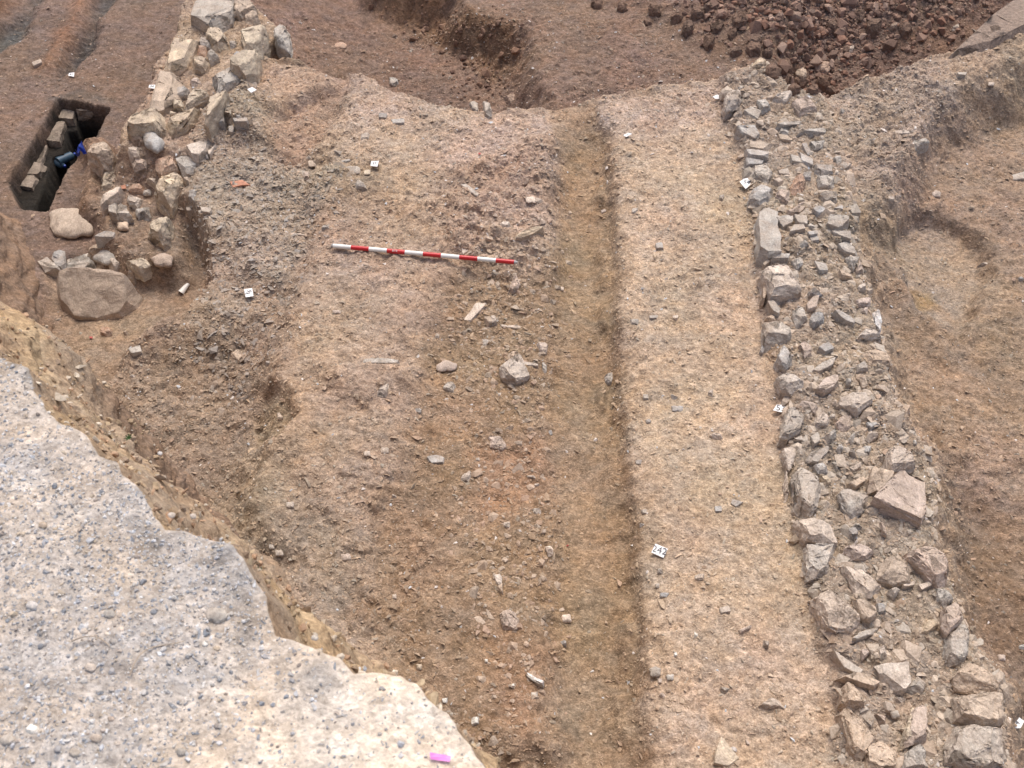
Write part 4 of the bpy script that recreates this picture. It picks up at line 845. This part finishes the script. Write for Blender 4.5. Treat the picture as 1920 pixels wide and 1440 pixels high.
for line in T_.strip().splitlines():
    parts = line.split('|'); f = parts[0].split(); reg, cc_, h, kind = f[0], f[1], float(f[2]), f[3]
    pts = [tuple(float(v) for v in p.split(',')) for p in f[4:]]
    ox, oy = RO[reg]; px = [(ox+a*ZS, oy+b*ZS) for a, b in pts]
    tx = ty = None; key = lab = None
    for e in parts[1:]:
        if e.startswith('t='): tx, ty = (float(v) for v in e[2:].split(','))
        elif e.startswith('k='): key = e[2:].strip()
        else: lab = e.strip()
    q = np.array(px)
    if np.ptp(q[:, 0]) < 1: continue
    raw.append((cc_, h, kind, px, tx, ty, key, lab))
for (a, b, s_) in CLODS:
    rr = random.Random(a*7+b); n_ = 7
    raw.append(('n', s_*.003, 'clod', [(a+s_*.9*math.cos(i*6.283/n_)*rr.uniform(.8, 1.15), b+s_*.62*math.sin(i*6.283/n_)*rr.uniform(.8, 1.15)) for i in range(n_)], None, None, None, None))
for cc_, h, kind, px, tx, ty, key, lab in raw:
    seed += 1; rr = random.Random(seed); q = np.array(px); cx, cy = q.mean(0)
    b = hit(cx, cy+np.ptp(q[:, 1])*.2); z0 = b[2]; an = area_name(cx, cy, cc_)
    if kind != 'clod': h = h*(.85 if an == 'left wall' else .8 if an == 'hollow' else .55 if an == 'right wall' else .36)+.004
    if tx is None:
        k_ = .22 if kind in ('slab', 'slate') else .12
        tx, ty = rr.uniform(-k_, k_), rr.uniform(-k_*.6, k_)
    # intersect the outline with the stone's own sloping top
    d0 = ray(cx, cy); t0 = (z0+h*.55-CAMZ)/d0[2]; c0 = d0*t0
    out = []
    for a, bb in px:
        d = ray(a, bb); t = (z0+h*.55-CAMZ-tx*c0[0]-ty*c0[1])/(d[2]-tx*d[0]-ty*d[1]); out.append((d[0]*t, d[1]*t))
    nm = dict(slab='stone_slab', slate='slate_piece', block='stone_block', stone='stone', blade='upright_stone', cobble='cobble', clod='soil_clod')[kind]
    o = make_rock(nm, None, out, CM[cc_] if kind != 'clod' else (.225, .15, .108), h, kind if kind != 'clod' else 'stone', tx, ty, seed, z0)
    if kind == 'clod' or cc_ == 'n': o.data.materials[0] = None
    sz = max(np.ptp(q[:, 0]), np.ptp(q[:, 1]))
    things.append(dict(o=o, cx=cx, cy=cy, key=key, lab=lab, sz=sz, kind=kind, col=cc_, el=max(np.ptp(q[:, 0]), np.ptp(q[:, 1]))/max(1, min(np.ptp(q[:, 0]), np.ptp(q[:, 1])))))
M_clod, T, N, L, B = newmat("damp_soil_clod")
tc = N.new("ShaderNodeTexCoord"); n1 = nz(N, 45, 6, .7, .3); L.new(tc.outputs["Object"], n1.inputs["Vector"]); oi = N.new("ShaderNodeObjectInfo")
r1 = ramp(N, L, n1.outputs[0], .3, .7, (.65, .62, .6), (1.35, 1.3, 1.3)); L.new(mul(N, L, oi.outputs["Color"], r1.outputs[0]), B.inputs["Base Color"]); B.inputs["Roughness"].default_value = 1
bp = N.new("ShaderNodeBump"); bp.inputs["Distance"].default_value = .02; L.new(n1.outputs[0], bp.inputs["Height"]); L.new(bp.outputs[0], B.inputs["Normal"])
for t in things:
    if t['o'].data.materials[0] is None: t['o'].data.materials[0] = M_clod
# the great rock slab in the top right corner
def corner_slab():
    global M_clod
    px = [(1735,128),(1765,95),(1840,35),(1900,-5),(2080,-60),(2200,-20),(2100,20),(1925,62),(1830,97)]
    z = .12; out = [P(a, b, z) for a, b in px]
    o = make_rock("rock_slab", None, out, (.26, .225, .20), .42, 'stone', .0, .0, 7, z-.42*.9); o.data.materials[0] = M_clod; o.color = (.31, .245, .195, 1); tag(o, "huge weathered grey slab overhanging the top right corner", "rock slab"); return o
corner_slab()
# marker cards -------------------------------------------------------------
M_card = plain("white_card", (.80, .80, .80), .6, .03); M_ink = plain("black_ink", (.06, .06, .07), .6, .1)
def text_mesh(s, size):
    cu = bpy.data.curves.new("t", 'FONT'); cu.body = s; cu.size = size; cu.align_x = 'CENTER'; cu.align_y = 'CENTER'; cu.extrude = .0003
    o = bpy.data.objects.new("t", cu); sc.collection.objects.link(o); dg = bpy.context.evaluated_depsgraph_get()
    me = bpy.data.meshes.new_from_object(o.evaluated_get(dg)); bpy.data.objects.remove(o); bpy.data.curves.remove(cu)
    me.materials.clear(); return me
def card(px, txt, ang, label, hsz=.6):
    q = np.array(px); cx, cy = q.mean(0); b = hit(cx, cy); z = b[2]+.016
    pts = [np.append(P(a, bb, z), z) for a, bb in px]; c = np.mean(pts, 0)
    e = bpy.data.objects.new("marker_card", None); e.empty_display_size = .03; sc.collection.objects.link(e); e.location = c
    tag(e, label, "marker card", "numbered white marker cards")
    bm = bmesh.new(); rr = random.Random(int(cx)); gx, gy = rr.uniform(-.12, .12), rr.uniform(.0, .2)
    top = [bm.verts.new((p[0]-c[0], p[1]-c[1], gx*(p[0]-c[0])+gy*(p[1]-c[1])+.0012)) for p in pts]
    bot = [bm.verts.new((v.co.x, v.co.y, v.co.z-.0024)) for v in top]
    bm.faces.new(top); bm.faces.new(bot[::-1]); n_ = len(pts)
    for i in range(n_): bm.faces.new((top[i], bot[i], bot[(i+1) % n_], top[(i+1) % n_]))
    bmesh.ops.recalc_face_normals(bm, faces=bm.faces)
    me = bpy.data.meshes.new("card"); bm.to_mesh(me); bm.free(); o = link("card", me, M_card, e)
    if txt:
        ln = np.ptp(np.array(pts)[:, 0]); me = text_mesh(txt, ln*hsz); t = link("number", me, M_ink, e)
        t.location = (0, 0, .0022); t.rotation_euler = (math.atan(gy), -math.atan(gx), R(ang))
    return dict(o=e, cx=cx, cy=cy)
ZL = lambda r, pts: [(RO[r][0]+a*ZS, RO[r][1]+b*ZS) for a, b in pts]
cards = [
 (card([(1229,1020.5),(1252,1029.5),(1244,1045),(1221,1035.5)], "242", -18, "white card numbered 242, the largest, on the lower part of the pale strip"), "the card reading 242"),
 (card([(1456,759),(1477,760),(1471,770),(1465,773),(1449.5,769)], "53", -10, "tilted white card reading 53 at the inner edge of the right wall"), "the card reading 53"),
 (card([(1387,341),(1394,336),(1402,334.3),(1407.5,338),(1408,345),(1403,350),(1398,353.5)], "54", -20, "white diamond-shaped card reading 54 at the upper inner edge of the right wall"), "the diamond card"),
 (card([(457.5,542),(473,541),(475.5,556),(460.5,557)], "36", 75, "square white card reading 36 on the brown slope left of the scale rod"), "the card reading 36"),
 (card([(696,303),(710.5,303),(707.5,312),(694.5,310)], "37", -5, "small white card on the upper floor beside the round yellow pebble", .5), "the small upper card"),
 (card([(1336,182),(1345,178.5),(1354,182),(1350,184.5),(1341,185)], "1", 0, "small folded white card at the top corner of the right wall", .3), "the folded card"),
 (card([(1168.5,253),(1178,249.5),(1185,251.5),(1174,256.5)], "2", 0, "small white card near the top of the pale strip", .3), "the card on the top of the strip"),
 (card([(463.7,167),(473,164.5),(481.5,169),(470,173)], None, 0, "blank white card beside the banded stone of the left wall"), "the blank card"),
 (card([(280,159.5),(292,159.5),(289.5,166.5),(278.5,164)], "54", -5, "small white card at the outer edge of the left wall on reddish soil"), "the card at the outer edge"),
 (card([(127.5,141.5),(130,137.5),(139.5,136.5),(138.5,143.5)], "41", 0, "tiny white card on the reddish soil at the top left, above the dark shaft"), "the tiny far card"),
 (card([(1893.5,1353),(1905,1342),(1921,1352),(1914,1365),(1902,1365)], "4", 40, "white card on the dark ground in the bottom right corner", .5), "the corner card")]
# ---- labels for the stones
for t in things:
    if t['key'] and t['key'] != 'none': lm.append((t['key'], t['cx'], t['cy'], t['o']))
for c_, nm in cards: lm.append((nm, c_['cx'], c_['cy'], c_['o']))
lm.append(("the scale rod", 797, 478, None))
used = set(t['lab'] for t in things if t['lab'])
def direction(dx, dy):
    if abs(dx) > 2.2*abs(dy): return 'right of' if dx > 0 else 'left of'
    if abs(dy) > 2.2*abs(dx): return 'below' if dy > 0 else 'above'
    return ('lower' if dy > 0 else 'upper')+('-right of' if dx > 0 else '-left of')
SH = dict(slab='slab', slate='slate', block='block', stone='angular stone', blade='upright sliver', cobble='rounded cobble', clod='soil clod')
for t in sorted(things, key=lambda t: -t['sz']):
    cat = dict(slab='stone slab', slate='slate', block='stone block', clod='soil clod', cobble='cobble').get(t['kind'], 'stone')
    if t['kind'] == 'clod': t['col'] = 'n'
    lab = t['lab']
    if not lab:
        sz = 'medium' if t['sz'] > 30 else ('small' if t['sz'] > 14 else 'tiny'); shp = SH[t['kind']]
        if t['el'] > 2.2 and t['kind'] != 'blade': shp = 'elongated '+shp
        c1 = f"{sz} {CN[t['col']]} {shp}"; near = sorted(lm, key=lambda q: math.hypot(q[1]-t['cx'], q[2]-t['cy']))
        for q in near[:6]:
            dist = math.hypot(q[1]-t['cx'], q[2]-t['cy'])
            lab = f"{c1} {'just ' if dist < 38 else ''}{direction(t['cx']-q[1], t['cy']-q[2])} {q[0]}"
            if lab not in used: break
    used.add(lab)
    pxn = area_name(t['cx'], t['cy'], t['col'])
    tag(t['o'], lab, cat, {'left wall': 'stones of the left wall', 'right wall': 'stones of the right wall', 'hollow': 'stones in the left hollow'}.get(pxn, 'stones lying on the floor of the dig') if t['kind'] != 'clod' else 'large clods on the soil heap')
# scale rod ------------------------------------------------------------------
M_red = plain("red_paint", (.52, .02, .025), .3, .08); M_white = plain("white_paint", (.78, .78, .74), .35, .05); M_tip = plain("scuffed_metal", (.35, .34, .33), .45, .2)
a_ = hit(625, 461); b_ = hit(970, 491); zr = max(a_[2], b_[2])+.014
pa = np.append(P(625, 461.5, zr+.01), zr+.012); pb = np.append(P(964, 490, zr+.01), zr+.004)
L_ = np.linalg.norm(pb-pa); rod = bpy.data.objects.new("scale_rod", None); sc.collection.objects.link(rod); rod.location = pa
dv = Vector(pb-pa).normalized(); rod.rotation_euler = dv.to_track_quat('X', 'Z').to_euler()
tag(rod, "red and white banded metre scale rod lying across the floor", "scale rod")
def tube(x0, x1, r0, r1, n_=20, cap=True, segs=1):
    bm = bmesh.new(); rings = []
    for k in range(segs+1):
        u = k/segs; x = x0+(x1-x0)*u; r_ = r0+(r1-r0)*u
        rings.append([bm.verts.new((x, r_*math.cos(i*6.2832/n_), r_*math.sin(i*6.2832/n_))) for i in range(n_)])
    for k in range(segs):
        for i in range(n_): bm.faces.new((rings[k][i], rings[k][(i+1) % n_], rings[k+1][(i+1) % n_], rings[k+1][i]))
    bm.faces.new(rings[0]); bm.faces.new(rings[-1]); bmesh.ops.recalc_face_normals(bm, faces=bm.faces)
    me = bpy.data.meshes.new("tube"); bm.to_mesh(me); bm.free(); me.shade_smooth(); me.set_sharp_from_angle(angle=R(40)); return me
for k in range(10):
    link("band", tube(L_*k/10, L_*(k+1)/10, .0125, .0125), M_white if k % 2 == 0 else M_red, rod)
link("tip", tube(L_, L_+.018, .0118, .007), M_tip, rod); link("end_cap", tube(-.012, 0, .006, .0115), M_tip, rod)
bm = bmesh.new()
tm = text_mesh("SITE", .016); tt = link("lettering", tm, M_white, rod); tt.location = (L_*.345, -.0068, .0112); tt.rotation_euler = (R(32), 0, 0)
# shaft masonry, litter --------------------------------------------------------
def block_px(name, px, z, h, col, label, cat, seed, kind='slab', group=None):
    out = [P(a, b, z) for a, b in px]; o = make_rock(name, None, out, col, h, kind, 0, 0, seed, z-h); o.color = (*col, 1)
    return tag(o, label, cat, group)
mc = (.19, .16, .13)
for k, (px, z, lb) in enumerate([
  (ZL('A', [(255,905),(300,905),(290,1000),(270,1045),(205,1045)]), -.41, "masonry block of the shaft lining in the middle of the left side"),
  (ZL('A', [(380,665),(480,700),(470,765),(375,765)]), -.37, "topmost squared masonry block lining the dark shaft"),
  (ZL('A', [(345,768),(432,770),(382,905),(272,900)]), -.385, "projecting long masonry block on the left side of the dark shaft"),
  (ZL('A', [(235,1048),(292,1052),(265,1120),(135,1118),(175,1050)]), -.40, "masonry block of the shaft lining, second from the bank"),
  (ZL('A', [(135,1122),(263,1125),(222,1210),(100,1190)]), -.40, "masonry block of the shaft lining, nearest the bank"),
  (ZL('A', [(485,660),(720,672),(700,705),(485,712)]), -.345, "long kerb stone across the head of the dark shaft")]):
    block_px("masonry_block", px, z, .13, mc, lb, "masonry block", 900+k, group="stones lining the shaft")
M_pl = plain("clear_blue_plastic", (.05, .09, .13), .2, .2, 30); M_bl = plain("blue_plastic", (.015, .045, .3), .3, .2, 30)
def bottle(px, py, z, L0, r, ang, mat, label):
    h_ = hit(px, py); q = h_[:2]; z = h_[2]+.03; e = bpy.data.objects.new("plastic_bottle", None); sc.collection.objects.link(e); e.location = (q[0], q[1], z); e.rotation_euler = (0, R(12), R(ang))
    tag(e, label, "plastic bottle", "litter in the shaft")
    link("body", tube(-L0/2, L0*.28, r, r*.95, 16, segs=6), mat, e); link("shoulder", tube(L0*.28, L0*.42, r*.95, r*.35, 16), mat, e); link("cap", tube(L0*.42, L0*.5, r*.38, r*.38, 12), M_bl, e)
bottle(127, 303, -.95, .15, .03, 60, M_pl, "crushed pale blue plastic bottle down in the dark shaft")
bottle(110, 312, -.98, .13, .028, -20, M_pl, "clear plastic bottle further left in the dark shaft")
def scrap(name, px, z, mat, th, label, cat, amp=.01):
    pts = [np.append(P(a, b, z), z) for a, b in px]; c = np.mean(pts, 0); bm = bmesh.new(); rr = random.Random(int(px[0][0]))
    vs = [bm.verts.new((p[0]-c[0], p[1]-c[1], rr.uniform(0, amp))) for p in pts]; f = bm.faces.new(vs)
    bmesh.ops.triangulate(bm, faces=bm.faces); bmesh.ops.subdivide_edges(bm, edges=bm.edges, cuts=2)
    for v in bm.verts: v.co.z += mnoise.noise(v.co*60)*amp*.5
    g_ = bmesh.ops.solidify(bm, geom=bm.faces, thickness=th); bmesh.ops.recalc_face_normals(bm, faces=bm.faces)
    me = bpy.data.meshes.new(name); bm.to_mesh(me); bm.free(); o = link(name, me, mat); o.location = c; return tag(o, label, cat)
scrap("plastic_bag", [(146,298),(150,288),(160,282),(163,290),(157,297),(150,302)], hit(155, 293)[2]+.03, M_bl, .002, "bright blue plastic bag down in the dark shaft", "plastic bag", .08)
M_pink = plain("pink_tape", (.75, .25, .62), .5, .05); M_redb = plain("red_scrap", (.42, .07, .06), .5, .1); M_sherd = plain("white_sherd", (.72, .70, .66), .4, .06)
q = bankhit(825, 1420); scrap("pink_tag", [(806,1412),(846,1418),(843,1429),(807,1424)], q[2]+.008, M_pink, .0006, "bright pink plastic tag on the sandy lobe of the bank", "plastic tag", .004)
q = hit(347, 543); 
me = tube(-.035, .035, .022, .012, 18, segs=4); bm = bmesh.new(); bm.from_mesh(me)
bmesh.ops.delete(bm, geom=[v for v in bm.verts if v.co.z < -.004], context='VERTS'); bmesh.ops.solidify(bm, geom=bm.faces, thickness=.004); bm.to_mesh(me); bm.free()
o = link("pottery_sherd", me, M_sherd); o.location = (q[0], q[1], q[2]+.008); o.rotation_euler = (0, R(-15), R(60)); tag(o, "white curved pottery sherd on the floor of the smooth hollow", "pottery sherd")
def ground_scrap(cx, cy, s_, mat, name, label, cat):
    z = hit(cx, cy)[2]+.006; scrap(name, [(cx-s_, cy-s_*.5), (cx+s_*.8, cy-s_*.6), (cx+s_, cy+s_*.5), (cx-s_*.6, cy+s_*.6)], z, mat, .003, label, cat, .008)
M_tile = plain("orange_tile", (.46, .22, .14), .8, .15)
z = hit(450, 346)[2]+.008
scrap("tile_fragment", ZL('A', [(1480,1180),(1560,1168),(1612,1202),(1560,1200),(1500,1212)]), z, M_tile, .01, "flat orange tile fragment on the grey slate flank", "tile fragment", .006)
ground_scrap(171, 634, 3.2, M_redb, "red_scrap", "tiny red scrap on the dark soil below the big reddish boulder", "scrap")
ground_scrap(899, 289, 2.2, M_redb, "red_scrap", "tiny red scrap on the upper centre of the floor", "scrap")
ground_scrap(1064, 1024, 2.2, M_redb, "red_scrap", "tiny red scrap at the left edge of the smooth channel", "scrap")
ground_scrap(232, 352, 5, M_tile, "tile_fragment", "small orange tile fragment between the stones at the lower left wall", "tile fragment")
# pebbles on the bank
PB = [(60,1136,14,'W'),(205,1152,15,'g'),(158,1184,9,'w'),(201,1189,8,'w'),(226,1180,9,'w'),(213,1203,10,'b'),(268,1190,7,'w'),(384,1208,9,'W'),(411,1193,8,'b'),(406,1216,9,'y'),(170,1252,14,'w'),(60,1368,16,'W'),(14,1388,17,'g'),(209,1293,7,'W'),(408,1340,7,'W'),(408,1362,9,'k'),(58,1305,6,'k'),(80,985,11,'y'),(103,992,6,'y'),(215,990,7,'y'),(92,773,4,'W'),(225,1055,8,'b'),(180,1122,6,'y'),(405,1155,26,'g'),(340,1410,12,'g'),(208,1348,9,'p'),(180,1385,14,'w'),(335,1100,5,'w'),(577,1302,6,'W'),(712,1376,6,'b'),(716,1290,6,'k'),(795,1310,5,'W'),(171,1100,8,'b'),(220,1395,8,'w'),(590,1196,9,'W'),(322,966,9,'w'),(362,968,8,'w'),(300,850,6,'W'),(140,1412,14,'g')]
PB = [(a, b, s_*.8, c) for a, b, s_, c in PB]
DW = ['topmost', 'upper', 'lower', 'lowest']
used2 = set()
for k, (a, b, s_, cc_) in enumerate(PB):
    rr = random.Random(k); n_ = 8; q = bankhit(a, b); 
    out = [P(a+s_*math.cos(i*6.283/n_)*rr.uniform(.85, 1.1), b+s_*.78*math.sin(i*6.283/n_)*rr.uniform(.85, 1.1), q[2]) for i in range(n_)]
    wd = s_*2/F*1.9
    o = make_rock("pebble", None, out, CM[cc_], wd*.4, 'cobble', 0, 0, 500+k, q[2]-wd*.14)
    near = sorted([p for p in PB if p != (a, b, s_, cc_) and p[2] >= 7], key=lambda p: math.hypot(p[0]-a, p[1]-b))
    for nq in near:
        lab = f"{'large' if s_ > 10 else ('small' if s_ > 5 else 'tiny')} {CN[cc_]} pebble on the bank, {direction(a-nq[0], b-nq[1])} {'a large' if nq[2] > 10 else 'a'} {CN[nq[3]]} one"
        if lab not in used2: break
    used2.add(lab); tag(o, lab, "pebble", "pebbles on the gravel bank")
# twigs and two tiny green shoots
M_twig = plain("dry_twig", (.42, .34, .26), .8, .15); M_leaf = plain("green_leaf", (.06, .13, .03), .6, .2)
def twig(p0, p1, r, label, mat=None, name="twig"):
    a = Vector(p0); b = Vector(p1); me = tube(0, (b-a).length, r, r*.5, 6, segs=7)
    for v in me.vertices: v.co.y += .02*math.sin(v.co.x*35); v.co.z += .006*math.sin(v.co.x*60)
    o = link(name, me, mat or M_twig); o.location = a; o.rotation_euler = (b-a).to_track_quat('X', 'Z').to_euler(); return tag(o, label, "twig")
for p, q2, lb in (((245,1269),(343,1201),"pale straight twig lying on the gravel bank"), ((137,1205),(197,1229),"short brown twig on the gravel bank left of the pale one")):
    u, v = bankhit(*p), bankhit(*q2); twig((u[0], u[1], u[2]+.006), (v[0], v[1], v[2]+.008), .0016, lb)
for p, q2, lb in (((586,498),(597,515),"short pale twig on the floor left of the scale rod"), ((1092,48),(1100,55),"small pale twig on the dark soil beyond the floor")):
    u, v = hit(*p), hit(*q2); twig((u[0], u[1], u[2]+.01), (v[0], v[1], v[2]+.01), .003, lb)
def shoot(px, py, z, label):
    q = P(px, py, z); e = bpy.data.objects.new("seedling", None); sc.collection.objects.link(e); e.location = (q[0], q[1], z); tag(e, label, "seedling")
    for k in range(7):
        a = k*.9; bm = bmesh.new()
        pts = [(0, 0, 0), (.003, .002, .003), (.008, .001, .006), (.011, 0, .005), (.008, -.002, .006), (.003, -.002, .003)]
        bm.faces.new([bm.verts.new(p) for p in pts]); bmesh.ops.solidify(bm, geom=bm.faces, thickness=.0006); me = bpy.data.meshes.new("leaf"); bm.to_mesh(me); bm.free()
        o = link("leaf", me, M_leaf, e); o.rotation_euler = (0, 0, a)
shoot(242, 822, 1.78, "small green seedling on the ledge of the bank"); shoot(485, 1073, 1.95, "second green seedling on the bank edge, nearer the sandy lobe")
print("STONES", len(things))
